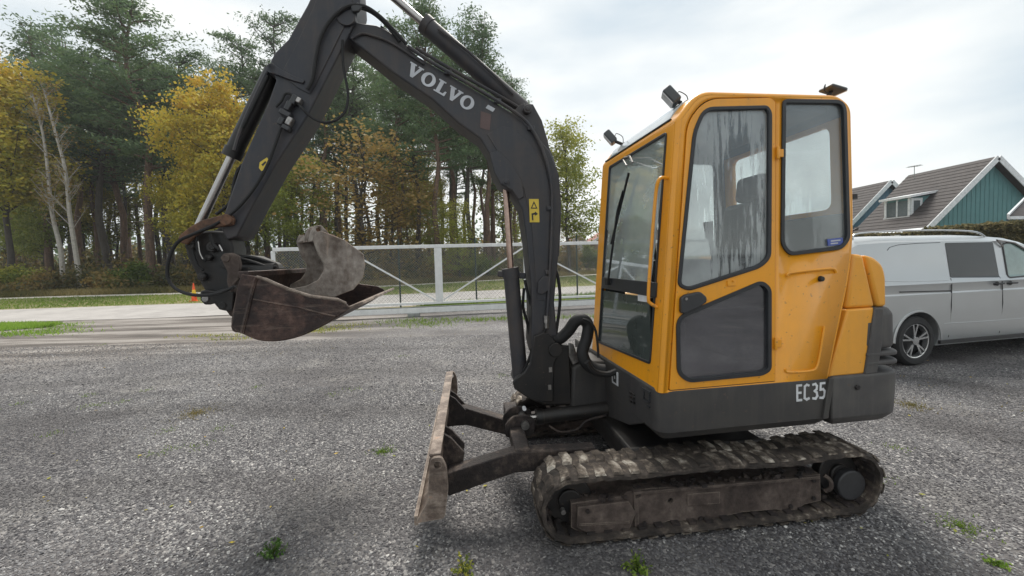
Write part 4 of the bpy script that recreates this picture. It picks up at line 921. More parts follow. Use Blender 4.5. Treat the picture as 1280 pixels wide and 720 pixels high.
mb = MB(); mb.box((-.96, W_/2, .5), (.10, W_-.3, .28)); mb.build('bumper', M['van'], van, bevel=.03)
mb = MB(); mb.tube([(-.72, .3, 1.74), (-.74, .3, 1.95)], .006, 5); mb.build('aerial', M['vandark'], van)

# ================================================================ EXCAVATOR
exc = empty('mini_excavator', (1.2, 3.05, 0), R(188.5), 'yellow and dark grey tracked mini excavator with raised arm and front blade', 'excavator')
TZ = R(-2.5)
def P3(pts, v): return [(a, v, b) for a, b in BV(pts, v)]
def bplate(name, pts, v0, v1, mt, holes=(), bev=.008, parent=exc, ref=None, **k):
    ref = v0 if ref is None else ref
    mb = MB(); mb.plate(BV(pts, ref), [BV(h, ref) for h in holes], v0, v1); return mb.build(name, mt, parent, bevel=bev, **k)
# ---- undercarriage (track frame T)
def arc(c, r, a0, a1, n): return [(c[0]+r*cos(R(a0+(a1-a0)*k/n)), c[1]+r*sin(R(a0+(a1-a0)*k/n))) for k in range(n+1)]
ci, cs = (.985, .212), (-.72, .222); ri, rs_ = .19, .195
loop = arc(ci, ri, -90, 90, 14)+[(.75, .400), (.52, .396), (.28, .405), (.05, .408), (-.15, .395), (-.36, .392), (-.55, .408)]+arc(cs, rs_, 90, 270, 14)+[(-.4, .024), (0, .022), (.5, .022)]
# resample
L_ = [0]
for i in range(len(loop)): a = loop[i]; b = loop[(i+1) % len(loop)]; L_.append(L_[-1]+math.hypot(b[0]-a[0], b[1]-a[1]))
def onloop(s):
    s %= L_[-1]; i = max(k for k in range(len(loop)) if L_[k] <= s); a = loop[i]; b = loop[(i+1) % len(loop)]; t = (s-L_[i])/(L_[i+1]-L_[i])
    tx, tz = b[0]-a[0], b[1]-a[1]; q = math.hypot(tx, tz); return (a[0]+tx*t, a[1]+tz*t), (tx/q, tz/q)
lugv = []; lugf = []
lm = MB(); lm.add([(-.030, -.070, 0), (.030, -.070, 0), (.042, .012, 0), (.022, .070, 0), (-.034, .070, 0), (-.024, .012, 0),
                   (-.024, -.062, .022), (.020, -.064, .024), (.032, .010, .024), (.014, .062, .023), (-.026, .060, .021), (-.016, .012, .024)],
                  [(0, 1, 2, 5), (5, 2, 3, 4), (6, 7, 8, 11), (11, 8, 9, 10), (0, 1, 7, 6), (1, 2, 8, 7), (2, 3, 9, 8), (3, 4, 10, 9), (4, 5, 11, 10), (5, 0, 6, 11)])
lugmesh = None
def make_track(vc, side):
    global lugmesh
    n = 120; mb = MB(); hw = .145
    prof = [(-hw, -.012), (-hw+.02, 0), (-.07, .004), (0, .0), (.07, .004), (hw-.02, 0), (hw, -.012), (hw, -.030), (hw-.03, -.034), (-hw+.03, -.034), (-hw, -.030)]
    q = len(prof)
    for k in range(n):
        (x, z), (tx, tz) = onloop(L_[-1]*k/n); nx, nz = tz, -tx; j1 = .004*sin(k*2.3)+.002*sin(k*.7)
        for (dv, dn) in prof: mb.v.append((x+nx*(dn+(j1 if abs(dv) > .1 else 0)), vc+dv, z+nz*(dn+(j1 if abs(dv) > .1 else 0))))
    for k in range(n):
        for j in range(q): a = k*q+j; b = k*q+(j+1) % q; c = ((k+1) % n)*q+(j+1) % q; d = ((k+1) % n)*q+j; mb.f.append((a, b, c, d))
    tr_ = mb.build('rubber_track', M['track'], exc, rz=TZ, smooth=True)
    rr = random.Random(3 if side > 0 else 4); nl = 46
    for k in range(nl):
        for r_ in (0, 1):
            s = (k+.5*r_)*L_[-1]/nl; (x, z), (tx, tz) = onloop(s); nx, nz = tz, -tx
            if lugmesh is None: o = lm.build('track_lug', M['tracklug'], tr_); lugmesh = o.data
            else: o = bpy.data.objects.new('track_lug', lugmesh); COL.objects.link(o); o.parent = tr_
            sg = 1 if r_ else -1
            X = Vector((tx, 0, tz)); Z = Vector((nx, 0, nz)); Y = Z.cross(X)
            mm = Matrix((X, Y*sg, Z*rr.uniform(.35, .65))).transposed().to_4x4(); mm.translation = Vector((x, vc+(.072 if r_ else -.072), z))-Z*.002
            o.matrix_local = mm
    # steel cores along the inner face
    mb = MB()
    for k in range(nl):
        s = k*L_[-1]/nl; (x, z), (tx, tz) = onloop(s); nx, nz = tz, -tx; X = Vector((tx, 0, tz)); Z = Vector((nx, 0, nz)); MM = Matrix((X, Z.cross(X), Z)).transposed()
        mb.box(Vector((x, vc, z))-Z*.040, (.045, .24, .016), MM)
        for dv in (-.03, .03): mb.box(Vector((x, vc+dv, z))-Z*.055, (.03, .018, .03), MM)
    tag(mb.build('track_core', M['bladearm'], tr_), kind='stuff')
    # frame
    o_ = [(.985, .225), (.69, .238), (.66, .262), (.52, .272), (.17, .232+.015), (-.545, .262), (-.552, .10), (-.44, .085), (-.40, .058), (-.30, .058), (-.26, .072), (-.05, .076), (.10, .058), (.17, .040), (.27, .040), (.31, .060), (.42, .066), (.50, .040), (.62, .036), (.90, .030), (.99, .085)]
    s = 1 if side > 0 else -1
    a = vc+s*.085; b = vc-s*.10
    mb = MB(); hole = arc((.42-.02, .185), .017, 0, 330, 11); mb.plate(o_, [hole], a, b); mb.build('track_frame', M['tframe'], exc, rz=TZ, bevel=.008)
    mb = MB(); mb.disc((.40, .185), .016, a-s*.02, a-s*.03, 12); mb.build('frame_hole', M['black'], exc, rz=TZ)
    mb = MB(); mb.plate([(.955, .215), (.66, .222), (.62, .15), (.66, .05), (.88, .045), (.965, .10)], (), a+s*.026, a+s*.001); mb.build('slide_cover', M['tframe'], exc, rz=TZ, bevel=.004)
    mb = MB(); mb.bar((.95, a+s*.028, .118), (.66, a+s*.028, .105), .012, .010, (0, 1, 0)); mb.build('weld_ridge', M['tframe'], exc, rz=TZ)
    mb = MB(); mb.bar((.63, a+s*.008, .258), (-.53, a+s*.008, .252), .016, .020, (0, 1, 0)); mb.build('top_flange', M['tframe'], exc, rz=TZ, bevel=.003)
    mb = MB(); mb.plate([(.62, .06), (.625, .245), (.60, .25), (.595, .06)], (), a+s*.010, a+s*.001); mb.build('weld_ridge', M['tframe'], exc, rz=TZ, bevel=.002)
    mb = MB(); mb.plate([(.10, .215), (.30, .22), (.30, .15), (.10, .145)], (), a+s*.006, a+s*.001); mb.build('patch_plate', M['tframe'], exc, rz=TZ, bevel=.002)
    for u_, z_ in ((-.50, .23), (-.50, .12), (-.35, .085), (.22, .065), (.56, .07), (.90, .19)):
        mb = MB(); mb.disc((u_, z_), .013, a+s*(.036 if u_ > .8 else .010), a, 6); mb.build('frame_bolt', M['bladearm'], exc, rz=TZ)
    mb = MB()
    rq = random.Random(9 if side > 0 else 10)
    for q_ in range(70):     # packed soil lying on the flange and in the corners
        u_ = rq.uniform(-.52, .92); r__ = rq.uniform(.008, .022); mb.box((u_, a-s*rq.uniform(-.006, .07), (.262 if u_ < .6 else .235)+r__*.2), (r__*2, r__*1.6, r__), Matrix.Rotation(rq.uniform(0, 3), 3, 'Z') @ Matrix.Rotation(rq.uniform(-.4, .4), 3, 'X'))
    tag(mb.build('packed_soil', M['bladearm'], exc, rz=TZ), kind='stuff')
    for c_, r_, nm in ((ci, .135, 'idler_wheel'), (cs, .13, 'drive_sprocket')):
        mb = MB(); mb.disc(c_, r_, vc-.03, vc+.03, 28); mb.disc(c_, r_*.5, vc-.05, vc+.05, 24); mb.build(nm, M['black'], exc, rz=TZ, bevel=.006)
    mb = MB(); mb.disc((cs[0]-.03, .178), .092, vc+s*.05, a+s*.01, 32); mb.build('drive_motor_cover', M['hub'], exc, rz=TZ, bevel=.008)
    for u_ in (-.42, -.10, .22, .55):
        mb = MB(); mb.disc((u_, .075), .045, vc-.08, a-s*.03, 18); mb.build('track_roller', M['black'], exc, rz=TZ, bevel=.004)
    mb = MB(); mb.disc((.1, .34), .03, vc-.06, vc+.06, 16); mb.build('carrier_roller', M['black'], exc, rz=TZ)
    mb = MB(); mb.tube(spline([(-.56, a+.012*s, .262), (-.585, a+.03*s, .235), (-.585, a+.03*s, .19), (-.565, a+.012*s, .165)], 4), .012, 6); mb.build('tie_loop', M['tframe'], exc, rz=TZ, smooth=True)
    mb = MB(); mb.disc((1.035, .185), .014, vc+s*.07, vc+s*.10, 10); mb.build('idler_bolt', M['hosemetal'], exc, rz=TZ)
make_track(.675, 1); make_track(-.675, -1)
mb = MB(); mb.box((.12, 0, .33), (.9, 1.14, .16)); mb.box((.12, 0, .25), (.6, .9, .16)); mb.build('undercarriage_body', M['black'], exc, rz=TZ, bevel=.02)
mb = MB()
for u_ in (.42, -.2):
    mb.bar((u_, -.60, .25), (u_, .60, .25), .16, .12)
mb.build('cross_beam', M['bladearm'], exc, rz=TZ, bevel=.01)
mb = MB(); mb.tube([(0, 0, .40), (0, 0, .60)], [.36, .36], 36); mb.build('slew_ring', M['black'], exc, smooth=True)
# ---- blade
def tpl(name, outline, v0, v1, mt, bev=.006, parent=exc):
    mb = MB(); mb.plate(outline, (), v0, v1); return mb.build(name, mt, parent, rz=TZ, bevel=bev)
front = [(1.835, .238), (1.800, .27), (1.768, .32), (1.752, .38), (1.750, .45), (1.757, .51), (1.752, .565)]
back = [(1.700, .565), (1.712, .50), (1.712, .42), (1.73, .34), (1.77, .26), (1.80, .236)]
bl = tpl('dozer_blade', front+back, .80, -.82, M['blade'], .004)
for s, v0 in ((1, .80), (-1, -.82)):
    mb = MB(); op = fillet([(1.84, .232), (1.77, .34), (1.757, .50), (1.745, .575), (1.69, .578), (1.665, .52), (1.66, .40), (1.685, .245)], .02)
    mb.plate(op, [arc((1.712, .535), .020, 0, 330, 11)], v0, v0+s*.022); mb.build('end_plate', M['blade'], bl, bevel=.003)
mb = MB(); mb.bar((1.727, .79, .575), (1.727, -.81, .575), .062, .016); mb.build('top_lip', M['blade'], bl, bevel=.004)
mb = MB(); mb.bar((1.835, .81, .24), (1.835, -.83, .24), .02, .05); mb.build('cutting_edge', M['blade'], bl)
for v0 in (-.42, .42, .30, -.30):
    mb = MB(); mb.plate([(1.72, .54), (1.66, .50), (1.58, .40), (1.60, .30), (1.74, .27)], (), v0-.012, v0+.012); mb.build('gusset', M['bladearm'], bl, bevel=.003)
def beam(name, pts, v0, wd, hts, mt, par=exc):
    """box beam following (u,v,z) stations"""
    mb = MB(); n = len(pts)
    for (u_, v_, z_), h_ in zip(pts, hts):
        for dv, dz in ((-wd/2, 0), (wd/2, 0), (wd/2, -h_), (-wd/2, -h_)): mb.v.append((u_, v_+dv, z_+dz))
    for i in range(n-1):
        for k in range(4): a = i*4+k; b = i*4+(k+1) % 4; mb.f.append((a, b, b+4, a+4))
    mb.f += [(3, 2, 1, 0), tuple((n-1)*4+k for k in range(4))]
    return mb.build(name, mt, par, rz=TZ, bevel=.008)
ua, za = T.v_(570, 588, .50); ub, zb2 = T.v_(642, 561, .45); uc, zc = T.v_(706, 561, .42)
beam('blade_arm', [(ua+.05, .50, za+.01), (ub, .45, zb2), (uc-.2, .40, zc)], 0, .10, [.14, .13, .12], M['bladearm'])
ua, za = T.v_(564, 505, -.36); ub, zb2 = T.v_(634, 524, -.32)
beam('blade_arm', [(ua+.05, -.40, za), (ua-.12, -.38, za-.03), (ub, -.34, zb2), (.5, -.32, .38)], 0, .12, [.18, .14, .12, .1], M['bladearm'])
# cross member with the cylinder bracket
mb = MB(); mb.box((1.22, .06, .37), (.10, .86, .10)); mb.build('arm_crossbar', M['bladearm'], exc, rz=TZ, bevel=.01)
for v0 in (-.05, .12):
    mb = MB(); mb.plate(fillet([(1.30, .35), (1.10, .35), (1.08, .46), (1.14, .50), (1.24, .50), (1.30, .44)], .03), (), v0, v0+.03); mb.build('cylinder_bracket', M['bladearm'], exc, rz=TZ, bevel=.004)
mb = MB(); mb.disc((1.16, .44), .028, -.09, .19, 16); mb.build('bracket_pin', M['hosemetal'], exc, rz=TZ)
mb = MB(); mb.tube([(1.02, .045, .445), (.45, .045, .475)], .052, 18); mb.tube([(1.06, .045, .443), (1.01, .045, .445)], .058, 18); mb.build('blade_cylinder', M['black'], exc, rz=TZ, smooth=True)
mb = MB(); mb.tube([(1.18, .045, .438), (1.02, .045, .445)], .024, 12); mb.build('blade_cylinder_rod', M['chrome'], exc, rz=TZ, smooth=True)
mb = MB(); mb.tube(spline([(.98, .12, .40), (.9, .14, .36), (.78, .14, .37), (.70, .12, .42), (.55, .1, .44)], 5), .008, 6); mb.build('blade_hose', M['bladearm'], exc, rz=TZ, smooth=True)
mb = MB(); mb.disc((1.155, .535), .014, .09, .12, 10); mb.build('grease_nipple', M['white'], exc, rz=TZ)

# ---- upper body: plan lofts
def planloft(name, plan, zs, insets, mt, r=.0, bev=.01, parent=exc):
    pl = fillet(plan, r, 6); mb = MB(); n = len(pl)
    for z, i_ in zip(zs, insets): mb.v += [(a, b, z) for a, b in (offset(pl, i_) if i_ else pl)]
    for k in range(len(zs)-1):
        for j in range(n): a = k*n+j; b = k*n+(j+1) % n; mb.f.append((a, b, b+n, a+n))
    mb.f += [tuple(range(n))[::-1], tuple((len(zs)-1)*n+j for j in range(n))]
    return mb.build(name, mt, parent, bevel=bev, angle=25)
US = B.v_(1037, 471, .8)[0]      # u where skirt and counterweight meet
ZS = .855
mb = MB()   # front and side skirt as one folded shell; its lower edge dips towards the swing post
sk = planloft('side_skirt', [(.535, .803), (.535, -.78), (US+.0, -.78), (US, .803)], [.560, .612, ZS-.012, ZS], [.05, .004, .0, .008], M['skirt'], [.09, .09, .02, .0], .006)
fr = MB(); fr.plate([(.62, .60), (.40, .50), (.05, .42), (-.62, .38), (-.62, ZS-.01), (.62, ZS-.01)], (), .500, .528, lambda x, y, w_: (w_, x, y)); fr.build('front_frame_plate', M['skirt'], exc, bevel=.006)
planloft('lower_counterweight', [(US-.006, .812), (-1.068, .812), (-1.18, .45), (-1.2, 0), (-1.16, -.45), (-1.03, -.80), (US-.006, -.80)], [.545, .60, .82, ZS, ZS+.004], [.06, .01, 0, .004, .016], M['weight'], [0, .13, .2, .2, .2, .13, 0], .008)
mb = MB(); mb.plate(BV([(1037, 473), (1043, 473), (1035, 523), (1029, 524)], .815), (), .817, .80); mb.build('weight_edge', M['skirt'], exc, bevel=.003)
mb = MB(); mb.disc(B.v_(1072, 484, .815), .016, .812, .822, 12); mb.build('plug', M['black'], exc, bevel=.003)
UW = B.v_(1084, 430, .8)[0]; z3 = B.v_(1100, 385, .8)[1]
planl = [(UW, .795), (-1.035, .795), (-1.14, .45), (-1.16, 0), (-1.12, -.45), (-1.0, -.78), (UW, -.78)]
z_b = B.v_(1110, 436, .8)[1]
planloft('counterweight', planl, [z_b, z_b+.02, z3-.04, z3], [.012, 0, .004, .03], M['weight'], [0, .07, .2, .2, .2, .1, 0], .012)
planloft('counterweight_core', [(a*.90 if a < UW else a, b*.90) for a, b in planl], [ZS, z_b+.01], [0, 0], M['skirt'], [0, .07, .2, .2, .2, .1, 0], .004)
for y0 in (441, 452):
    zz = B.v_(1110, y0, .8)[1]; planloft('cooling_fin', [(a-.02 if a < UW else a, b*1.01) for a, b in planl], [zz-.020, zz-.014, zz+.004, zz+.012], [.01, 0, 0, .012], M['weight'], [0, .07, .2, .2, .2, .1, 0], .004)
# slanted grey panel in front of the fins (covers the side between yellow panel and fins)
bplate('counterweight_side', [(1094, 385), (1105, 385.5), (1103, 432), (1097, 466), (1081, 468)], .802, .74, M['weight'], bev=.006)
# yellow hood: rear lower panel and the two upper pieces
bplate('rear_side_panel', [(1060, 387), (1095, 384.5), (1083, 467), (1039, 471.5), (1036, 472)], .792, -.76, M['hood'], bev=.016)
hp = fillet(BV([(1066, 317), (1080, 318.5), (1095, 384.5), (1058, 386)], .775), [.0, .02, .0, 0]); mb = MB(); mb.plate(hp, (), .775, -.74); mb.build('hood_front', M['hood'], exc, bevel=.022, seg=3)
hp = fillet(BV([(1082, 318.5), (1093, 321), (1105, 331), (1108.5, 345), (1109, 383.5), (1097, 384)], .765), [.0, .03, .04, .04, 0, 0]); mb = MB(); mb.plate(hp, (), .765, -.73); mb.build('engine_cover', M['hood'], exc, bevel=.022, seg=3)
mb = MB(); mb.tube([(-.78, .68, B.v_(1074, 318, .7)[1]-.03), (-.78, .68, B.v_(1074, 318, .7)[1]+.006)], .035, 16); mb.build('filler_cap', M['black'], exc, smooth=True)
mb = MB(); mb.box((-.22, -.545, 1.08), (.96, .44, .44)); mb.build('tank_cover', M['hood'], exc, bevel=.05, seg=3)
mb = MB(); mb.tube([(-.74, .72, 1.5), (-.76, .74, 1.72), (-.80, .74, 1.735)], .012, 6); mb.box((-.765, .74, 1.925), (.03, .04, .03)); mb.build('rear_lock', M['black'], exc)

# ---- cab
VN, VF = .80, -.30; RC = .026
OUT = BV([(824.5, 492), (846.5, 147), (872, 112.5), (1049, 117.5), (1066, 132), (1070, 318), (1037, 475)], VN)
rad = [0, .018, .16, .13, .10, .25, 0]
def fil_idx(p, r, n=6):
    res = []; own = []
    for i in range(len(p)):
        q = fillet(p, [r[j] if j == i else 0 for j in range(len(p))], n)
        # take only the points generated at i
        b = Vector(p[i]); a = Vector(p[i-1])-b; c = Vector(p[(i+1) % len(p)])-b; d = min(r[i], a.length*.45, c.length*.45)
        if d < 1e-4: res.append(tuple(b)); own.append(i); continue
        A = b+a.normalized()*d; C = b+c.normalized()*d
        for k in range(n+1): t = k/n; res.append(tuple(A*(1-t)**2+b*2*t*(1-t)+C*t*t)); own.append(i)
    return res, own
OL, own = fil_idx(OUT, rad); nO = len(OL); 
def offs(d):
    q = offset(OL, d); a_, b_ = Vector(OL[0]), Vector(OL[-1]); e_ = (b_-a_).normalized()
    q[0] = tuple(a_+e_*d); q[-1] = tuple(b_-e_*d); return q
door = fillet(BV([(836.5, 487.5), (859, 152), (883, 124), (963, 122.5), (968.5, 128), (968, 476)], VN), [.01, .12, .08, .03, .01, .0])
doorhole = offset(door, -.006)
W1 = fillet(BV([(846.5, 357), (866, 165), (879, 135), (958, 133), (963, 141), (962, 322), (950, 334), (860, 363)], VN), [.05, .05, .06, .03, .03, .06, .05, .05])
W2 = fillet(BV([(845, 396), (951, 351), (962, 360), (962, 462), (952, 468), (859, 477), (846, 466)], VN), [.06, .05, .05, .05, .04, .06, .05])
W3 = fillet(BV([(978, 125), (1056, 126), (1061, 299), (1051, 311), (986, 319), (976, 306)], VN), [.03, .07, .06, .03, .04, .04])
mb = MB()
base = 0; rings = []
def ring(pts, v): b = len(mb.v); mb.v += [(a, v, c) for a, c in pts]; rings.append(b); return b
K = 5
for k in range(K+1):
    th = pi/2*k/K; ring(offs(RC*(1-sin(th))) if k < K else OL, VN-RC*(1-cos(th)))
for k in range(K+1):
    th = pi/2*(K-k)/K; ring(offs(RC*(1-sin(th))) if k > 0 else OL, VF+RC*(1-cos(th)))
for q in range(len(rings)-1):
    for j in range(nO):
        jn = (j+1) % nO
        if q == K:
            if own[j] == 0 and own[jn] == 1: continue      # windscreen side stays open
            if own[j] == 4 and own[jn] == 5: continue      # rear window side stays open
        mb.f.append((rings[q]+j, rings[q]+jn, rings[q+1]+jn, rings[q+1]+j))
def flat(pts, holes, v, flip=False):
    loops = [pts]+list(holes); fl = [p for l in loops for p in l]; b = len(mb.v); mb.v += [(a, v, c) for a, c in fl]
    for t in tessellate_polygon([[Vector((p[0], p[1], 0)) for p in l] for l in loops]): mb.f.append(tuple(b+i for i in t))
near_o = offs(RC); flat(near_o, [doorhole, W3], VN)
uA = near_o[0][0]
FH1 = fillet([(.40, 1.22), (.32, 2.20), (.20, 2.36), (-.10, 2.38), (-.10, 1.22)], .05); FH2 = fillet([(-.15, 1.40), (-.15, 2.38), (-.60, 2.38), (-.62, 1.55), (-.58, 1.40)], .05)
flat(near_o, [FH1, FH2], VF)
shell = mb.build('cab_shell', M['yellow'], exc, smooth=True); shell.data.materials.append(M['interior'])
s_ = shell.modifiers.new('s', 'SOLIDIFY'); s_.thickness = .014; s_.offset = -1; s_.material_offset = 1
try: shell.data.set_sharp_from_angle(angle=R(50))
except Exception: pass
mb = MB(); mb.plate(door, [W1, W2], VN+.004, VN-.03); dr = mb.build('door', M['yellow'], exc, bevel=.004)
def gasket(outl, v, par, wd=.018, name='gasket'):
    mb = MB(); mb.plate(offset(outl, -.004), [offset(outl, wd)], v+.009, v-.012); return mb.build(name, M['gasket'], par, bevel=.005)
def pane(outl, v, par, mt, name='window_pane'):
    mb = MB(); mb.plate(offset(outl, .006), (), v, v-.005); return mb.build(name, mt, par)
gasket(W1, VN+.003, dr); gasket(W2, VN+.003, dr); pane(W1, VN-.006, dr, M['fogglass']); pane(W2, VN-.006, dr, M['lowglass'])
gasket(W3, VN, shell); pane(W3, VN-.008, shell, M['fogglass2'])
for h_ in (FH1, FH2): gasket(h_, VF+.004, shell); pane(h_, VF+.006, shell, M['clearglass'])
# embossed panel outline, lock, hinges, handle
em = spline([(a, VN+.001, b) for a, b in BV([(984, 345), (988, 341), (1032, 336), (1042, 336.5), (1045, 341)], VN)], 5); mb = MB(); mb.tube(em, .009, 6); mb.build('pressed_ridge', M['yellow'], shell, smooth=True)
em = [(a, VN+.001, b) for a, b in BV([(981, 461), (985, 465), (1012, 463.5), (1020, 459), (1024, 444), (1030, 408)], VN)]; mb = MB(); mb.tube(spline(em, 5), .008, 6); mb.build('pressed_ridge', M['yellow'], shell, smooth=True)
mb = MB(); mb.disc(B.v_(1025, 348.5, VN), .018, VN, VN+.02, 14, r2=.014); k1 = mb.build('lock', M['black'], shell, bevel=.003)
for (x0, y0) in ((970.5, 192), (968, 429)):
    u0, z0 = B.v_(x0, y0, VN); mb = MB(); mb.box((u0-.012, VN+.008, z0), (.045, .014, .045)); mb.tube([(u0+.004, VN+.016, z0-.035), (u0+.004, VN+.016, z0+.035)], .009, 8); mb.build('hinge', M['yellow'], dr, bevel=.003)
hd = fillet(BV([(848, 372), (853, 368), (872, 364), (880, 371), (880, 377), (868, 385), (852, 392), (848, 390)], VN), .015)
mb = MB(); mb.plate(hd, (), VN+.03, VN+.002); hh = mb.build('door_handle', M['plastic'], dr, bevel=.008, seg=3)
mb = MB(); mb.disc(B.v_(853.5, 373, VN), .008, VN+.03, VN+.036, 12); mb.build('key_lock', M['hosemetal'], hh)
u0, z0 = B.v_(913, 354, VN); mb = MB(); mb.box((u0, VN+.006, z0), (.05, .01, .03)); mb.disc((u0-.008, z0+.012), .006, VN+.01, VN+.02, 8); mb.build('door_catch', M['yellow'], dr, bevel=.003)
u0, z0 = B.v_(1045, 303, VN); mb = MB(); mb.plate(BV([(1034, 299), (1053, 297), (1054, 305.5), (1035, 307.5)], VN), (), VN+.002, VN-.002); st = mb.build('blue_sticker', M['blue'], shell)
mb = MB(); mb.plate(BV([(1038, 300.5), (1050, 299.3), (1050, 301), (1038, 302.3)], VN), (), VN+.003, VN+.0021); mb.plate(BV([(1038, 303.8), (1047, 303), (1047, 304.6), (1038, 305.4)], VN), (), VN+.003, VN+.0021); mb.build('sticker_print', M['lgrey'], st)
# windscreen wall
fu0, fz0 = OL[[i for i in range(nO) if own[i] == 0][-1]]; fu1, fz1 = OL[[i for i in range(nO) if own[i] == 1][0]]
def fu(z): return fu0+(fu1-fu0)*(z-fz0)/(fz1-fz0)
fn_n = Vector((fz1-fz0, 0, -(fu1-fu0))).normalized()
def ffn(x, y, w_): p = Vector((fu(y), x, y))+fn_n*w_; return tuple(p)
def FP(px, py):
    u_ = .45
    for _ in range(8): a, z = B.u_(px, py, u_); u_ = fu(z)
    return (a, z)
g1 = [FP(762.5, 203), FP(834, 167), FP(811.5, 358), FP(750.5, 350)]; gt = fz1-.030
g2 = [FP(749.5, 362), FP(811, 372), FP(813.5, 455), FP(748.5, 428)]
GG = fillet([(g1[0][0], gt), (g1[1][0], gt), g2[2], g2[3]], .025)
G1 = [(g1[0][0], gt), (g1[1][0], gt), g1[2], g1[3]]; G2 = g2
mb = MB(); mb.plate([(VN-RC+.001, fz0), (VF+RC-.001, fz0), (VF+RC-.001, fz1), (VN-RC+.001, fz1)], [GG], .001, -.03, ffn); wf = mb.build('windscreen_frame', M['yellow'], exc, bevel=.003)
mb = MB(); mb.plate(offset(GG, -.003), [offset(GG, .012)], .008, -.01, ffn); mb.build('gasket', M['gasket'], wf, bevel=.003)
for g, mt, nm in ((G1, 'frontglass', 'upper_windscreen'), (G2, 'frontlow', 'lower_windscreen')):
    mb = MB(); mb.plate(offset(g, .002), (), -.004, -.009, ffn); mb.build(nm, M[mt], wf)
a, z = FP(751, 353); b, z2 = FP(811, 362); zz = (z+z2)/2
mb = MB(); mb.plate([(g1[0][0]-.0, zz-.040), (g1[1][0]-.0, zz-.040), (g1[1][0]-.0, zz+.045), (g1[0][0]-.0, zz+.045)], (), .010, -.02, ffn); mb.build('screen_divider', M['gasket'], wf, bevel=.003)
def fp3(px, py, w_=.0):
    u_ = .5
    for _ in range(10): a, z = B.u_(px, py, u_); u_ = fu(z-fn_n.z*w_)+fn_n.x*w_
    return Vector((u_, a, z))
mb = MB(); mb.plate([FP(798, 366), FP(811, 368), FP(811, 378), FP(798, 376)], (), .004, .0005, ffn); mb.build('screen_label', M['white'], wf)
# grab rail on the near pillar
mb = MB(); P = [fp3(835, 223, .0), fp3(827, 222, .04), fp3(822, 229, .055), fp3(819, 250, .055), fp3(813.5, 320, .055), fp3(810.5, 370, .055), fp3(813, 379, .04), fp3(822, 384, .0)]
mb.tube(spline(P, 4), .0095, 8); mb.build('grab_rail', M['yellow'], exc, smooth=True)
# wiper
mb = MB(); mb.bar(fp3(786, 216, .03), fp3(764, 305, .02), .012, .012); w1 = mb.build('wiper_blade', M['rubber'], wf)
mb = MB(); mb.bar(fp3(772, 262, .04), fp3(760, 352, .03), .012, .01); mb.bar(fp3(772, 262, .04), fp3(779, 238, .035), .01, .01); mb.box(tuple(fp3(760, 352, .02)), (.03, .05, .05)); mb.build('wiper_arm', M['rubber'], wf)
mb = MB(); P = [fp3(779, 200, .02), fp3(783, 207, .09), fp3(791, 203, .10), fp3(787, 195, .06), fp3(780, 197, .02)]; mb.tube(P, .005, 6); mb.build('mirror_bracket', M['hosemetal'], wf)
# rear wall of the cab with its window
iu = [i for i in range(nO) if own[i] == 4][-1]; il = [i for i in range(nO) if own[i] == 5][0]; ru1, rz1 = OL[iu]; ru0, rz0 = OL[il]
def rfn(x, y, w_): u_ = ru0+(ru1-ru0)*(y-rz0)/(rz1-rz0); return (u_-w_, x, y)
rh = fillet([(VN-.12, rz0+.03), (VF+.12, rz0+.03), (VF+.12, rz1-.03), (VN-.12, rz1-.03)], .06)
mb = MB(); mb.plate([(VN-RC, rz0), (VF+RC, rz0), (VF+RC, rz1), (VN-RC, rz1)], [rh], 0, -.03, rfn); rw = mb.build('rear_wall', M['yellow'], exc)
mb = MB(); mb.plate(offset(rh, .003), (), -.012, -.017, rfn); mb.build('rear_window', M['clearglass'], rw)
# pale front roof hatch on the chamfer
i1 = [i for i in range(nO) if own[i] == 1][-1]; i2 = [i for i in range(nO) if own[i] == 2][0]
p1 = Vector((OL[i1][0], OL[i1][1])); p2 = Vector((OL[i2][0], OL[i2][1])); p3 = Vector(OL[[i for i in range(nO) if own[i] == 2][3]])
dd = (p2-p1).normalized(); nn = Vector((-dd.y, dd.x)); nn = nn if nn.y > 0 else -nn
p1b = p1+dd*.012; pe = p3+Vector((-.12, .004))
mb = MB(); v0, v1 = .69, -.20
prof = [p1b+nn*.004, p2+nn*.012, p3+nn*.014, pe+Vector((0, .012))]; prof2 = [q-Vector((.01, .02)) for q in prof]
for v_ in (v0, v1): mb.v += [(q.x, v_, q.y) for q in prof+prof2[::-1]]
mb.f += [(0, 1, 9, 8), (1, 2, 10, 9), (2, 3, 11, 10), (3, 4, 12, 11), (4, 5, 13, 12), (5, 6, 14, 13), (6, 7, 15, 14), (7, 0, 8, 15), tuple(range(8))[::-1], tuple(range(8, 16))]
mb.build('roof_hatch', M['roofpanel'], exc, bevel=.004)
mb = MB(); mb.bar((p1.x-.002, .72, p1.y+.004), (p1.x-.002, -.24, p1.y+.004), .02, .008); mb.build('hatch_seal', M['gasket'], exc)
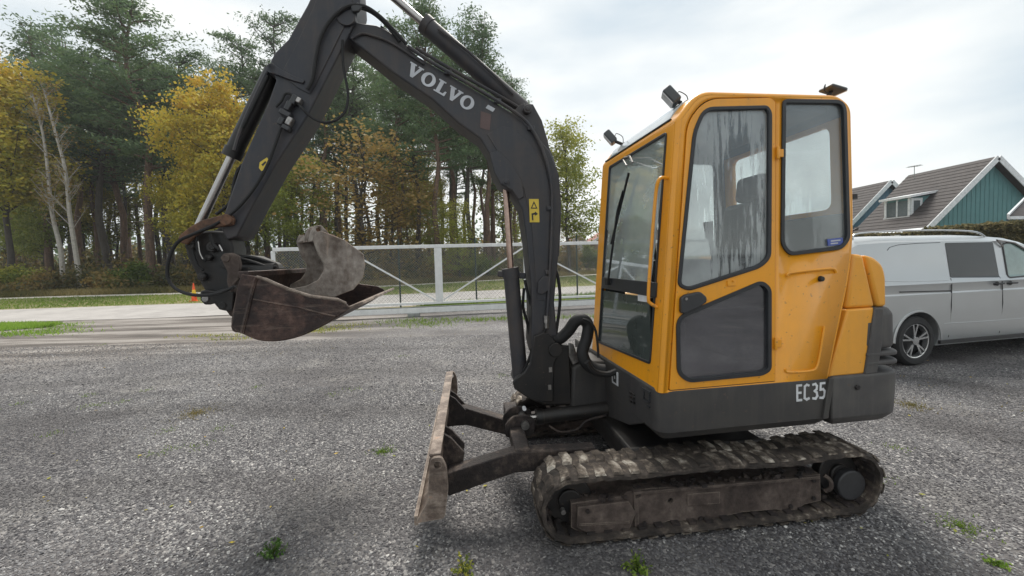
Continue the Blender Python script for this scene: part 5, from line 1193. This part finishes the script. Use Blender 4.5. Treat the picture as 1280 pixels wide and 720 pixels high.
# work lamps
def lamp(name, px, py, v, size, tilt, yaw=0, parent=exc, zoff=0):
    u_, z_ = B.v_(px, py, v); mb = MB(); Mx = Matrix.Rotation(yaw, 3, 'Z') @ Matrix.Rotation(tilt, 3, 'Y')
    mb.box((0, 0, 0), size, Mx); o = mb.build(name, M['lamp'], parent, bevel=.010, seg=2); o.location = (u_, v, z_)
    mb = MB(); c = Mx @ Vector((size[0]/2+.001, 0, 0)); mb.box(c, (.006, size[1]*.86, size[2]*.86), Mx); mb.build('lens', M['white'], o)
    mb = MB(); mb.tube([tuple(Mx @ Vector((-.01, 0, -size[2]/2))), tuple(Mx @ Vector((-.035, -.0, -size[2]/2-.055)))], .012, 8); mb.build('bracket', M['black'], o)
    mb = MB(); mb.tube(spline([Mx @ Vector((-size[0]/2, 0, -.02)), Mx @ Vector((-size[0]/2-.03, -.03, -.0)), Mx @ Vector((-size[0]/2-.05, -.05, -.05)), Mx @ Vector((-.04, -.04, -size[2]/2-.05))], 4), .003, 5); mb.build('cable', M['black'], o)
    return o
lamp('work_lamp', 839, 121, .62, (.055, .10, .105), R(38), R(-25)); lamp('work_lamp', 763, 172, -.20, (.055, .10, .105), R(38), R(-25))
l3 = lamp('work_lamp', 1041, 112.5, .60, (.115, .10, .022), R(12), R(180))
# interior
mb = MB(); mb.box((-.10, .25, .90), (1.15, 1.0, .04)); mb.build('cab_floor', M['interior'], exc)
zi = OUT[2][1]; mb = MB(); mb.box((-.21, .25, zi-.06), (.76, 1.0, .04)); mb.build('roof_lining', M['liner'], exc, bevel=.02)
mb = MB(); mb.box((-.36, .25, 1.08), (.42, .62, .36)); mb.build('seat_box', M['interior'], exc, bevel=.03)
mb = MB(); mb.box((-.22, .25, 1.33), (.50, .50, .13)); mb.build('seat_cushion', M['seat'], exc, bevel=.045, seg=3)
mb = MB(); mb.box((-.46, .25, 1.66), (.13, .50, .62), Matrix.Rotation(-.16, 3, 'Y')); mb.build('seat_back', M['seat'], exc, bevel=.05, seg=3)
mb = MB(); mb.box((-.50, .25, 2.06), (.09, .26, .18), Matrix.Rotation(-.12, 3, 'Y')); mb.build('headrest', M['seat'], exc, bevel=.035, seg=3)
for v0 in (.60, -.10):
    mb = MB(); mb.box((-.12, v0, 1.42), (.50, .13, .30)); mb.build('control_console', M['plastic'], exc, bevel=.03)
    mb = MB(); mb.tube([(.05, v0, 1.55), (.08, v0, 1.74)], .012, 8); mb.tube([(.08, v0, 1.70), (.09, v0, 1.80)], [.022, .028], 8); mb.build('joystick', M['black'], exc, smooth=True)
mb = MB(); mb.box((.36, -.18, 1.32), (.14, .12, .72)); mb.build('dash_pillar', M['interior'], exc, bevel=.03)
mb = MB(); mb.box((.40, -.16, 1.72), (.10, .14, .20)); mb.build('monitor', M['black'], exc, bevel=.02)
mb = MB(); mb.bar((.36, -.2, 1.38), (.42, .5, 1.56), .05, .06); mb.build('cross_tube', M['interior'], exc)
for v0 in (.10, .24):
    mb = MB(); mb.tube([(.34, v0, .92), (.30, v0, 1.28)], .012, 8); mb.box((.30, v0, 1.30), (.05, .06, .03)); mb.build('travel_lever', M['black'], exc)
mb = MB(); P = [(a, -.22, b) for a, b in BV([(957, 243), (940, 245), (935, 252), (936, 283), (942, 290), (957, 292)], -.22)]; mb.tube(spline(P, 4), .016, 8); mb.build('inner_grab_handle', M['armrest'], exc, smooth=True)
mb = MB(); mb.box((-.64, .25, 1.22), (.04, .98, .62)); mb.build('rear_lining', M['interior'], exc)
mb = MB(); mb.box((-.1, VF+.04, 1.03), (1.1, .03, .32)); mb.build('side_lining', M['interior'], exc)

# ---- lettering
def strokes(shapes, o, ax, ay, v0, v1, name, mt, parent):
    mb = MB()
    for pol in shapes:
        holes = []
        if isinstance(pol, tuple): pol, holes = pol[0], pol[1]
        f = lambda q: (o[0]+ax[0]*q[0]+ay[0]*q[1], o[1]+ax[1]*q[0]+ay[1]*q[1])
        mb.plate([f(q) for q in pol], [[f(q) for q in h] for h in holes], v0, v1)
    return mb.build(name, mt, parent)
def ell(cx, cy, rx, ry, n=22): return [(cx+rx*cos(2*pi*k/n), cy+ry*sin(2*pi*k/n)) for k in range(n)]
def lV(x): return [[(x, 1), (x+.44, 1), (x+.44, .90), (x+.36, .90), (x+.52, .38), (x+.68, .90), (x+.58, .90), (x+.58, 1), (x+.94, 1), (x+.94, .90), (x+.86, .90), (x+.56, 0), (x+.38, 0), (x+.08, .90), (x, .90)]]
def lO(x): return [(ell(x+.46, .5, .46, .53), [ell(x+.46, .5, .22, .38)])]
def lL(x): return [[(x, 1), (x+.50, 1), (x+.50, .90), (x+.37, .90), (x+.37, .13), (x+.60, .13), (x+.68, .36), (x+.78, .36), (x+.76, 0), (x, 0), (x, .10), (x+.12, .10), (x+.12, .90), (x, .90)]]
letters = [('V', lV(0)), ('O', lO(1.0)), ('L', lL(2.02)), ('V', lV(2.80)), ('O', lO(3.76))]

# ---- boom (near face BN, far face BFa)
BN, BFa = .02, -.20
boom_px = [(408, 18), (432, 26), (447, 28), (470, 31), (482, 36), (507, 54), (522, 70), (560, 92), (600, 116), (640, 141), (663, 160), (688, 189), (699, 218), (702, 254), (701, 290), (697, 330), (693, 378), (697, 420), (699, 432), (692, 446), (680, 451), (668, 446), (664, 430), (665, 391), (664, 356), (659, 303), (653, 262), (640, 238), (626, 231), (618, 216), (612, 192), (600, 173), (573, 154), (540, 124), (490, 90), (447, 56), (420, 36)]
bm_o = bplate('boom', boom_px, BN, BFa, M['boom'], bev=.012, seg=3)
# raised side doubler with curved seam
bplate('boom_gusset', [(612, 192), (622, 188), (640, 205), (652, 226), (655, 246), (648, 250), (640, 238), (626, 231), (618, 216)], BN+.012, BN+.001, M['boom'], bev=.005, parent=bm_o, ref=BN)
bplate('boom_side_plate', [(609, 168), (627, 158), (640, 160), (662, 178), (680, 205), (688, 240), (687, 300), (682, 375), (671, 375), (668, 330), (664, 275), (655, 236), (640, 210), (622, 190)], BN+.006, BN+.001, M['boom'], bev=.003, parent=bm_o, ref=BN)
bplate('top_bracket', [(640, 140), (650, 130), (657, 127.5), (667, 129), (678, 149), (686, 176), (690, 196), (688, 189), (663, 160)], BN-.02, BFa+.02, M['boom'], bev=.01, parent=bm_o, ref=BN)
for (x0, y0, r_) in ((659, 137, .030), (680, 434, .055), (632, 228, .028), (433, 26, .05)):
    mb = MB(); mb.disc(B.v_(x0, y0, BN), r_, BN+.02, BFa-.02, 24); mb.disc(B.v_(x0, y0, BN), r_*.5, BN+.03, BN+.02, 16); mb.build('pivot_pin', M['boom'], bm_o, bevel=.004)
# letters on the boom
tl, bl_, br_ = B.v_(513.5, 77, BN), B.v_(505.5, 91.5, BN), B.v_(588, 140, BN)
ax = ((br_[0]-bl_[0])/4.68, (br_[1]-bl_[1])/4.68); ay = (tl[0]-bl_[0], tl[1]-bl_[1])
for nm, sh in letters: strokes(sh, bl_, ax, ay, BN+.0035, BN+.001, 'letter', M['lgrey'], bm_o)
bplate('worn_label', [(610, 131), (619, 136), (616, 140), (607, 135)], BN+.003, BN+.001, M['lgrey'], bev=0, parent=bm_o, ref=BN)
bplate('faded_patch', [(601, 139), (614, 143), (612, 163), (600, 160)], BN+.002, BN+.001, plain('faded_red_print', (.10, .065, .062), .6), bev=0, parent=bm_o, ref=BN)
wd = bplate('warning_decal', [(661, 249), (673, 249), (674, 278), (662, 278)], BN+.010, BN+.001, M['decal'], bev=0, parent=bm_o, ref=BN)
bplate('warning_triangle', [(667, 251.5), (671.5, 261), (663, 261)], BN+.0115, BN+.0101, M['blackprint'], [[(667.1, 254.5), (669.7, 259.8), (664.8, 259.8)]], 0, wd, BN)
bplate('warning_pictogram', [(664, 267), (668, 266), (668.5, 264.5), (672, 267.5), (668.7, 270), (668.4, 268.4), (666, 269), (666.5, 275.5), (664.6, 275.5)], BN+.0115, BN+.0101, M['blackprint'], bev=0, parent=wd, ref=BN)
# steel pipes along the boom, fittings and hoses
def tubepx(name, pts, v, r, mt, parent, n=5, spl=True, k=8):
    P = [(a, (v if not isinstance(v, (list, tuple)) else v[i]), b) for i, (a, b) in enumerate([B.v_(x, y, v if not isinstance(v, (list, tuple)) else v[i]) for i, (x, y) in enumerate(pts)])]
    mb = MB(); mb.tube(spline(P, n) if spl else P, r, k); return mb.build(name, mt, parent, smooth=True)
tubepx('boom_pipe', [(510, 58), (540, 78), (600, 113), (645, 141), (664, 160), (680, 193), (690, 240), (688, 330), (684, 398)], BN+.022, .0125, M['boom'], bm_o)
tubepx('boom_pipe', [(520, 60), (560, 84), (610, 112), (652, 137), (672, 160), (692, 205), (699, 255), (697, 320)], BN-.05, .0125, M['boom'], bm_o)
tubepx('boom_pipe', [(476, 34), (506, 56)], BN-.02, .012, M['rubber'], bm_o, spl=False)
mb = MB(); c = B.v_(683, 398, BN+.022); mb.tube([(c[0], BN+.022, c[1]+.02), (c[0], BN+.022, c[1]-.03)], .02, 6); mb.tube([(c[0], BN+.022, c[1]-.03), (c[0], BN+.022, c[1]-.07)], .016, 8); mb.build('pipe_fitting', M['hosemetal'], bm_o)
for px_, py_ in ((560, 90), (622, 126), (664, 160), (688, 260), (686, 340)):
    c = B.v_(px_, py_, BN+.02); mb = MB(); mb.box((c[0], BN+.012, c[1]), (.05, .03, .03)); mb.build('pipe_clamp', M['boom'], bm_o, bevel=.004)
hs = [([(684, 402), (680, 418), (675, 440), (668, 470)], BN+.02, .011), ([(690, 330), (697, 345), (700, 375), (696, 410), (692, 436)], BN-.03, .012),
      ([(656, 350), (661, 372), (668, 396), (668, 425), (660, 452), (650, 470)], BN-.06, .011), ([(655, 360), (654, 384), (660, 408), (664, 440), (655, 462)], BN-.12, .011)]
for p_, v_, r_ in hs: tubepx('hydraulic_hose', p_, v_, r_, M['rubber'], bm_o)
bplate('hose_bracket', [(672, 352), (678, 345), (685, 345), (686, 362), (676, 368), (671, 366)], BN+.03, BN+.012, M['boom'], bev=.004, parent=bm_o, ref=BN)
# black fat hose bundle from boom foot over to the cab base
tubepx('hose_bundle', [(690, 424), (700, 423), (711, 413), (719, 402), (728, 399), (735, 407), (733, 424), (728, 440), (733, 454), (744, 461), (756, 463)], [.0, .0, .02, .04, .06, .06, .08, .1, .12, .14, .16], .043, M['rubber'], exc, 6, k=14)
tubepx('thin_hose', [(728, 399), (737, 402), (744, 412), (747, 430), (748, 447)], .2, .009, M['rubber'], exc)
tubepx('base_hose', [(733, 452), (742, 464), (758, 468), (770, 464)], .22, .022, M['rubber'], exc)
mb = MB(); c = B.v_(716, 440, .02); mb.plate(BV([(711, 428), (717, 430), (724, 452), (716, 456), (711, 445)], 0.0), (), .0, -.02); mb.build('hose_clamp', M['hosemetal'], exc, bevel=.003)
# boom cylinder
def cyl(px0, px1, v, r, name, mt, parent, k=20):
    a = B.v_(*px0, v); b = B.v_(*px1, v); mb = MB(); mb.tube([(a[0], v, a[1]), (b[0], v, b[1])], r, k); return mb.build(name, mt, parent, smooth=True)
vb_ = -.09
bc = cyl((638.5, 338), (650.5, 472), vb_, .058, 'boom_cylinder', M['boom'], exc)
cyl((637.5, 335), (639.5, 347), vb_, .064, 'cylinder_collar', M['boom'], bc); cyl((632, 230), (638.5, 336), vb_, .024, 'cylinder_rod', M['copper'], bc)
mb = MB(); a = B.v_(622, 342, vb_); b = B.v_(657, 345, vb_); mb.bar((a[0], vb_, a[1]), (b[0], vb_, b[1]), .03, .045); mb.build('port_block', M['boom'], bc, bevel=.008)
mb = MB(); mb.disc(B.v_(631.5, 229, vb_), .04, vb_-.05, vb_+.05, 18); mb.build('rod_eye', M['boom'], bc, bevel=.005)
# swing post and bracket
bplate('swing_bracket', [(664, 440), (668, 420), (680, 415), (692, 422), (698, 436), (697, 446), (693, 455), (692, 503), (668, 502), (656, 495), (643, 486), (641, 478), (644, 474), (655, 466), (662, 455)], .06, .035, M['black'], bev=.008)
bplate('swing_bracket', [(664, 440), (668, 420), (680, 415), (692, 422), (698, 436), (697, 446), (693, 455), (692, 503), (668, 502), (656, 495), (643, 486), (641, 478), (644, 474), (655, 466), (662, 455)], -.215, -.24, M['black'], bev=.008)
bplate('swing_post', [(676, 455), (700, 430), (712, 432), (714, 470), (716, 507), (680, 507), (668, 502), (660, 490), (672, 480)], .0, -.20, M['black'], bev=.015)
mb = MB(); c = B.v_(650, 473, vb_); mb.disc(c, .05, .05, -.23, 20); mb.build('cylinder_foot_pin', M['boom'], exc, bevel=.005)
mb = MB(); mb.tube([(.72, -.1, .40), (.72, -.1, .90)], .09, 24); mb.build('swing_kingpin', M['black'], exc, smooth=True)
mb = MB(); mb.plate([(.50, .60), (.50, .82), (.66, .84), (.78, .80), (.80, .48), (.70, .41), (.50, .42)], (), .02, -.30); mb.build('nose_casting', M['skirt'], exc, bevel=.02)
for px_, py_ in ((688, 462), (687, 484)):
    mb = MB(); c = B.v_(px_, py_, .062); mb.box((c[0], .064, c[1]), (.022, .006, .035)); mb.build('bright_shim', M['hosemetal'], exc)
mb = MB(); mb.disc(B.v_(694, 437, .06), .05, .06, .08, 22); mb.build('pin_boss', M['black'], exc, bevel=.004)
# arm cylinder on top of the boom
ac = cyl((532, 31), (654, 137), -.09, .062, 'arm_cylinder', M['boom'], exc)
cyl((530, 29), (537, 35), -.09, .068, 'cylinder_collar', M['boom'], ac); cyl((420, -66), (533, 32), -.09, .028, 'cylinder_rod', M['chrome'], ac)
tubepx('cylinder_pipe', [(548, 36), (585, 64), (622, 98), (642, 118)], -.01, .010, M['boom'], ac, spl=False)

# ---- dipper arm
AN, AF = .045, -.185
arm_px = [(283, 300), (277, 288), (279, 270), (302, 203), (335, 128), (345, 100), (340, 88), (338, 76), (343, 66), (360, 49), (370, 31), (384, 6), (398, -24), (408, -56), (425, -72), (444, -60), (448, -30), (450, 0), (444, 26), (428, 60), (408, 99), (384, 146), (345, 205), (317, 255), (296, 296)]
am = bplate('dipper_arm', arm_px, AN, AF, M['arm'], bev=.010, seg=3)
bplate('arm_side_plate', [(352, 92), (372, 54), (392, 10), (402, -20), (440, -20), (440, 15), (418, 60), (396, 104), (388, 118), (372, 110)], AN+.007, AN+.001, M['arm'], bev=.003, parent=am, ref=AN)
mb = MB(); mb.disc(B.v_(433, 22, AN), .06, AN+.02, AF-.02, 24); mb.build('arm_pin', M['arm'], am, bevel=.004)
# bucket cylinder
vk = -.07
kc = cyl((341, 90), (291, 193), vk, .052, 'bucket_cylinder', M['black'], exc); cyl((294, 186), (289, 197), vk, .058, 'cylinder_collar', M['black'], kc)
cyl((291, 193), (249, 282), vk, .026, 'cylinder_rod', M['chrome'], kc)
cyl((335, 95), (303, 160), vk+.075, .010, 'cylinder_pipe', M['rubber'], kc); 
tubepx('cylinder_hose', [(336, 86), (327, 104), (313, 134), (300, 165), (293, 188)], .0, .013, M['arm'], kc)
bplate('cylinder_clevis', [(336, 84), (341, 80), (356, 90), (370, 97), (382, 102), (380, 106), (366, 102), (350, 96), (340, 92)], AN+.02, AN-.02, M['arm'], bev=.004, parent=am, ref=AN)
mb = MB(); mb.disc(B.v_(341, 87, AN), .032, AN+.02, AF-.02, 18); mb.build('cylinder_pin', M['arm'], am, bevel=.004)
# arm valve block, fittings, decal, hoses
vb2 = AN+.03
for (x0, y0, dx, dz) in ((361, 133, .035, .06), (368, 125, .035, .06), (357, 142, .07, .035), (352, 152, .032, .05), (362, 152, .034, .055), (358, 160, .05, .03), (374, 126, .03, .035)):
    c = B.v_(x0, y0, vb2); mb = MB(); mb.box((c[0], vb2-.005, c[1]), (dx, .05, dz), Matrix.Rotation(R(-28), 3, 'Y')); mb.build('valve_fitting', M['hosemetal'] if (x0 in (362, 374)) else M['plastic'], am, bevel=.006)
dc = bplate('arm_decal', [(325, 203), (334, 197), (337, 201), (334, 210), (327, 214), (324, 210)], AN+.004, AN+.001, M['decal'], bev=0, parent=am, ref=AN)
bplate('decal_print', [(327, 206), (332, 201.5), (333.5, 203), (329, 208)], AN+.005, AN+.0041, M['blackprint'], bev=0, parent=dc, ref=AN)
tubepx('arm_hose', [(352, 158), (346, 175), (335, 205), (318, 235), (295, 262), (270, 280), (243, 292), (222, 303), (211, 325), (210, 347), (220, 361), (238, 368), (258, 369), (275, 366), (294, 358)], [AN+.03]*6+[AN+.06]*4+[.12, .16, .2, .22, .25], .010, M['rubber'], am, 7)
tubepx('arm_hose', [(308, 202), (298, 212), (293, 226), (290, 244), (285, 256), (270, 268)], AN-.03, .010, M['rubber'], am)
tubepx('arm_hose', [(345, 134), (352, 126), (356, 118), (362, 117), (366, 122)], AN+.025, .008, M['rubber'], am)
tubepx('arm_hose', [(372, 128), (380, 138), (390, 147), (405, 153), (420, 150), (432, 138), (435, 118), (432, 98), (429, 80), (428, 50)], [AN+.03, AN+.06, .1, .12, .12, .1, .08, AN+.02, AN+.01, AN+.01], .0085, M['rubber'], am, 6)
tubepx('arm_hose', [(384, 112), (391, 98), (395, 72), (402, 44), (416, 22), (435, 8), (455, 8), (472, 18), (488, 33), (508, 55)], AN+.03, .012, M['rubber'], am, 6)
tubepx('arm_hose', [(421, 70), (420, 40), (428, 16), (444, 9), (462, 14), (480, 28), (500, 52)], AN-.02, .012, M['rubber'], am, 6)
tubepx('arm_hose', [(440, 48), (452, 42), (464, 44), (490, 54), (530, 80)], BN+.012, .008, M['boom'], bm_o)
bplate('hose_ring', [(440, 12), (449, 7), (455, 12), (450, 19), (442, 19)], AN+.04, AN+.02, M['plastic'], bev=.006, parent=am, ref=AN)
# ---- linkage and quick coupler
bplate('bucket_link', [(221, 302), (224, 294), (236, 284), (252, 275), (273, 269.5), (287, 268), (293, 274), (291, 281), (273, 284), (255, 288), (243, 296), (233, 306)], .075, .05, M['rust'], bev=.006)
bplate('bucket_link', [(221, 302), (224, 294), (236, 284), (252, 275), (273, 269.5), (287, 268), (293, 274), (291, 281), (273, 284), (255, 288), (243, 296), (233, 306)], -.19, -.215, M['black'], bev=.006, ref=.075)
mb = MB(); mb.disc(B.v_(284, 275, .07), .036, .09, -.22, 20); mb.build('link_pin', M['rust'], exc, bevel=.004)
bplate('guide_link', [(228, 300), (236, 290), (262, 288), (286, 290), (291, 310), (291, 340), (288, 368), (284, 382), (272, 386), (262, 374), (251, 356), (244, 342), (234, 322)], .02, -.16, M['black'], bev=.014)
for (x0, y0, r_) in ((266, 309, .032), (254, 346, .026), (262, 322, .02), (240, 308, .028), (283, 330, .03)):
    mb = MB(); mb.disc(B.v_(x0, y0, .03), r_, .05, -.19, 18); mb.disc(B.v_(x0, y0, .05), r_*.55, .06, .05, 12); mb.build('linkage_pin', M['black'], exc, bevel=.005)
for s_ in ([(246, 296), (247, 312), (252, 322), (257, 326)], [(262, 292), (267, 306), (276, 313)], [(240, 312), (246, 330), (254, 338)]):
    tubepx('linkage_hose', s_, .06, .009, M['rubber'], exc)
for s_ in ([(248, 302), (250, 316), (254, 324)], [(274, 306), (278, 314)]):
    tubepx('bright_fitting', s_, .068, .005, M['chrome'], exc)
bplate('coupler_hook', [(250, 364), (258, 362), (268, 364), (280, 360), (292, 366), (291, 388), (283, 389), (273, 387), (269, 379), (262, 381), (255, 381), (250, 375)], .06, .03, M['black'], bev=.008)
mb = MB(); mb.disc(B.v_(257, 373.5, .06), .020, .05, .068, 14); mb.build('hook_pin', M['hosemetal'], exc, bevel=.002)
mb = MB(); mb.disc(B.v_(278, 382, .06), .022, .05, .066, 14); mb.build('coupler_pin', M['black'], exc, bevel=.002)
bplate('coupler_ear', [(275, 322), (279, 317), (290, 316), (298, 320), (300, 330), (298, 349), (290, 358), (287, 366), (283, 352), (284, 340), (280, 332)], .12, .09, M['tframe'], bev=.006)
mb = MB(); mb.disc(B.v_(283, 323, .12), .022, .10, .13, 14); mb.build('ear_pin', M['tframe'], exc, bevel=.003)
bplate('coupler_frame', [(296, 318), (318, 320), (342, 330), (346, 337), (340, 343), (322, 345), (300, 350)], -.02, -.16, M['black'], bev=.01)
tubepx('tilt_cylinder', [(306, 338), (345, 338)], -.0, .05, M['black'], exc, spl=False, k=16)
tubepx('coupler_hose', [(286, 318), (292, 326), (303, 321), (322, 323), (344, 330)], .0, .012, M['rubber'], exc)
tubepx('coupler_hose', [(300, 323), (318, 328), (336, 334), (346, 333)], .03, .010, M['rubber'], exc)
# ---- wide ditching bucket
BK, BF2 = .50, -.70
shell_px = [(306, 341), (297, 362), (289, 409), (303, 417), (324, 425.5), (348, 426.5), (374, 421), (400, 409.5), (421, 397), (440, 384)]
Q = spline([Vector((a, 0, b)) for a, b in BV(shell_px, BK)], 4); Q = Q[:4]+Q[4:]
bk = empty('wide_bucket', (0, 0, 0)); bpy.data.objects.remove(bk)
mb = MB(); nq = len(Q); cen = Vector((2.5, 0, 1.38)); th = .016
for v_ in (BK, BF2):
    for q in Q: mb.v.append((q.x, v_, q.z))
    for q in Q: d = (cen-q).normalized()*th; mb.v.append((q.x+d.x, v_, q.z+d.z))
o2 = 2*nq
for i in range(nq-1):
    mb.f += [(i, i+1, o2+i+1, o2+i), (nq+i, o2+nq+i, o2+nq+i+1, nq+i+1), (i, nq+i, nq+i+1, i+1), (o2+i, o2+i+1, o2+nq+i+1, o2+nq+i)]
mb.f += [(0, o2, o2+nq, nq), (nq-1, 2*nq-1, o2+2*nq-1, o2+nq-1)]
bks = mb.build('wide_bucket', M['bucket'], exc, smooth=True)
side_px = [(303, 342), (322, 346), (333, 349), (362, 361.5), (389, 370), (422, 374), (433, 379), (438, 385), (421, 396), (400, 409), (374, 420.5), (348, 426), (324, 425), (303, 416.5), (290, 408), (297, 363)]
for v0, v1 in ((BK+.012, BK-.006), (BF2, BF2-.014)):
    mb = MB(); mb.plate(BV(side_px, BK), (), v0, v1); mb.build('side_plate', M['bucket'], bks, bevel=.004)
mb = MB(); a = B.v_(304, 343, BK); mb.bar((a[0], BK, a[1]), (a[0], BF2, a[1]), .05, .035); mb.build('back_rim', M['bucket'], bks, bevel=.005)
mb = MB(); a = B.v_(438, 384.5, BK); mb.bar((a[0]-.015, BK+.005, a[1]+.005), (a[0]-.015, BF2-.01, a[1]+.005), .12, .018, (.35, 0, 1)); mb.build('cutting_lip', M['blade'], bks, bevel=.003)
pe_ = BV([(322, 346), (333, 349), (362, 361.5), (389, 370), (422, 374), (433, 379)], BK); mb = MB(); mb.tube([(a, BK+.012, b) for a, b in pe_], .009, 6); mb.build('edge_strip', M['blade'], bks, smooth=True)
pe_ = BV([(322, 346), (317, 362), (311, 388), (304, 416)], BK); mb = MB(); mb.tube([(a, BK+.013, b) for a, b in pe_], .010, 6); mb.build('weld_bead', M['bucket'], bks, smooth=True)
pe_ = BV([(318, 374), (345, 379), (375, 384), (405, 392), (420, 395)], BK); mb = MB(); mb.tube([(a, BK+.012, b) for a, b in pe_], .006, 6); mb.build('weld_bead', M['bucket'], bks, smooth=True)
for v0 in (-.02, -.22):
    bplate('bucket_ear', [(278, 345), (300, 340), (308, 352), (303, 392), (288, 396), (276, 380)], v0+.03, v0, M['tframe'], bev=.006, parent=bks)

# ================================================================ NARROW BUCKET lying inside the wide one
sb = empty('narrow_bucket', exc.location, exc.rotation_euler.z, 'scoured grey narrow digging bucket lying inside the wide brown bucket', 'bucket')
v0s = .12; du, dv_ = .205, -.30
cres = BV([(391, 299), (394, 290), (402, 289), (430, 300), (454, 318), (456, 332), (453, 348), (441, 362), (417, 371.5), (388, 368.5), (362, 361.5), (384, 357), (397.5, 350), (404.6, 339), (405, 330), (398, 319)], v0s)
def shifted(pts, k): return [(a+du*k, v0s+dv_*k, b+.0*k) for a, b in pts]
def splate(name, pts, k0, k1, mt, bev=.003, z=0):
    mb = MB(); mb.plate(pts, (), k0, k1, lambda x, y, w_: (x+du*w_, v0s+dv_*w_, y)); return mb.build(name, mt, sb, bevel=bev)
splate('side_plate', cres, -.03, .03, M['smallbucket']); splate('side_plate', cres, .97, 1.03, M['smallbucket'])
outer = BV([(391, 299), (400, 290), (430, 300), (454, 318), (456, 332), (453, 348), (441, 362), (417, 371.5), (388, 368.5), (362, 361.5)], v0s); inner = offset(outer+[outer[0]], .0)
oc = Vector((sum(p[0] for p in outer)/len(outer), sum(p[1] for p in outer)/len(outer)))
inner = [tuple(Vector(p)+(oc-Vector(p)).normalized()*.014) for p in outer]
splate('curved_shell', outer+inner[::-1], 0, 1, M['smallbucket'], .002)
ear = BV([(388, 302), (391, 288), (396, 281.5), (403, 281), (409, 287), (414, 293), (406, 300)], v0s); hole = arc(B.v_(400, 286.5, v0s), .017, 0, 330, 10)
for k0 in (.06, .34):
    mb = MB(); mb.plate(ear, [hole], k0, k0+.1, lambda x, y, w_: (x+du*w_, v0s+dv_*w_, y)); mb.build('mounting_ear', M['smallbucket'], sb, bevel=.004)
mb = MB(); c = B.v_(400, 287, v0s); mb.tube([(c[0]+du*.1, v0s+dv_*.1, c[1]), (c[0]+du*.5, v0s+dv_*.5, c[1])], .014, 10); mb.build('mounting_pin', M['rust'], sb, smooth=True)
top = BV([(398, 288), (420, 293), (433, 301), (448, 311), (456, 318), (454, 321), (430, 303), (400, 292)], v0s)
splate('top_rib', top, .1, .9, M['rust'], .003)

# ---- lettering on the skirt
def stro(pts, w_): # thick polyline as boxes, in letter units
    out = []
    for a, b in zip(pts[:-1], pts[1:]):
        a = Vector(a); b = Vector(b); d = (b-a).normalized(); n_ = Vector((-d.y, d.x))*w_/2; a2 = a-d*w_*.42; b2 = b+d*w_*.42
        out.append([tuple(a2+n_), tuple(b2+n_), tuple(b2-n_), tuple(a2-n_)])
    return out
ww = .13
chars = [stro([(.07, .07), (.07, .93)], ww)+stro([(.07, .93), (.34, .93)], ww)+stro([(.07, .5), (.30, .5)], ww)+stro([(.07, .07), (.34, .07)], ww),
         stro([(.84, .88), (.72, .93), (.58, .84), (.56, .16), (.70, .07), (.84, .12)], ww),
         stro([(1.14, .90), (1.30, .93), (1.40, .80), (1.38, .62), (1.24, .52), (1.38, .42), (1.42, .22), (1.30, .07), (1.14, .10)], ww),
         stro([(1.92, .93), (1.66, .93), (1.64, .56), (1.82, .58), (1.92, .46), (1.92, .2), (1.80, .07), (1.62, .09)], ww)]
o0 = B.v_(994.8, 502, .8); e0 = B.v_(1031.7, 498.2, .8); t0 = B.v_(994.6, 480.5, .8)
ax = ((e0[0]-o0[0])/2.0, (e0[1]-o0[1])/2.0); ay = (t0[0]-o0[0], t0[1]-o0[1])
for i, sh in enumerate(chars):
    for j, q in enumerate(sh): pass
    mb = MB()
    for j, q in enumerate(sh):
        mb.plate([(o0[0]+ax[0]*x+ay[0]*y, o0[1]+ax[1]*x+ay[1]*y) for x, y in q], (), .8035+.00012*j, .8015)
    mb.build('letter', M['white'], sk)
# small label and vents on the front skirt
def sfn(x, y, w_): return (.5355+w_, x, y)
q = [B.u_(*p, .5355) for p in ((764.5, 462), (773, 466), (773, 483), (765.5, 478))]; mb = MB(); mb.plate(q, (), .003, .0, sfn); lb = mb.build('small_label', M['white'], sk)
q = [B.u_(*p, .5355) for p in ((766.5, 466), (771, 468.5), (771, 479.5), (767, 476.5))]; qh = [B.u_(*p, .5355) for p in ((768, 469), (769.6, 470), (769.6, 474), (768.2, 473))]; mb = MB(); mb.plate(q, [qh], .004, .0031, sfn); mb.build('label_print', M['blackprint'], lb)
for px_, py_ in ((788, 491), (788, 496), (788, 501), (792, 493), (792, 498), (792, 503)):
    c = B.u_(px_, py_, .536); mb = MB(); mb.box((.537, c[0], c[1]), (.006, .03, .012)); mb.build('vent_slot', M['black'], sk)
mb = MB()
for p0, p1 in (((803, 485), (813, 491)), ((805, 489), (805, 499)), ((812, 493), (812, 503)), ((805, 499), (812, 503)), ((808, 507), (812, 509))):
    a = B.u_(*p0, .537); b = B.u_(*p1, .537); mb.bar((.538, *a), (.538, *b), .010, .008, (1, 0, 0))
mb.build('pressed_emblem', M['plastic'], sk)

# ================================================================ VEIL HAZE
mb = MB(); mb.box((-60, 90, 29), (420, 260, 60)); hz = mb.build('veil_haze', M['gate']); hz.data.materials.clear()  # added thin volume that lifts distant darks, standing in for lens veil glare
mh = bpy.data.materials.new('thin_veil_haze'); mh.use_nodes = True; th_ = mh.node_tree; th_.nodes.clear()
pv = th_.nodes.new('ShaderNodeVolumePrincipled'); pv.inputs['Color'].default_value = (.92, .95, 1, 1); pv.inputs['Density'].default_value = .0006; pv.inputs['Anisotropy'].default_value = .2
oo = th_.nodes.new('ShaderNodeOutputMaterial'); th_.links.new(pv.outputs[0], oo.inputs['Volume']); hz.data.materials.append(mh); tag(hz, kind='stuff')
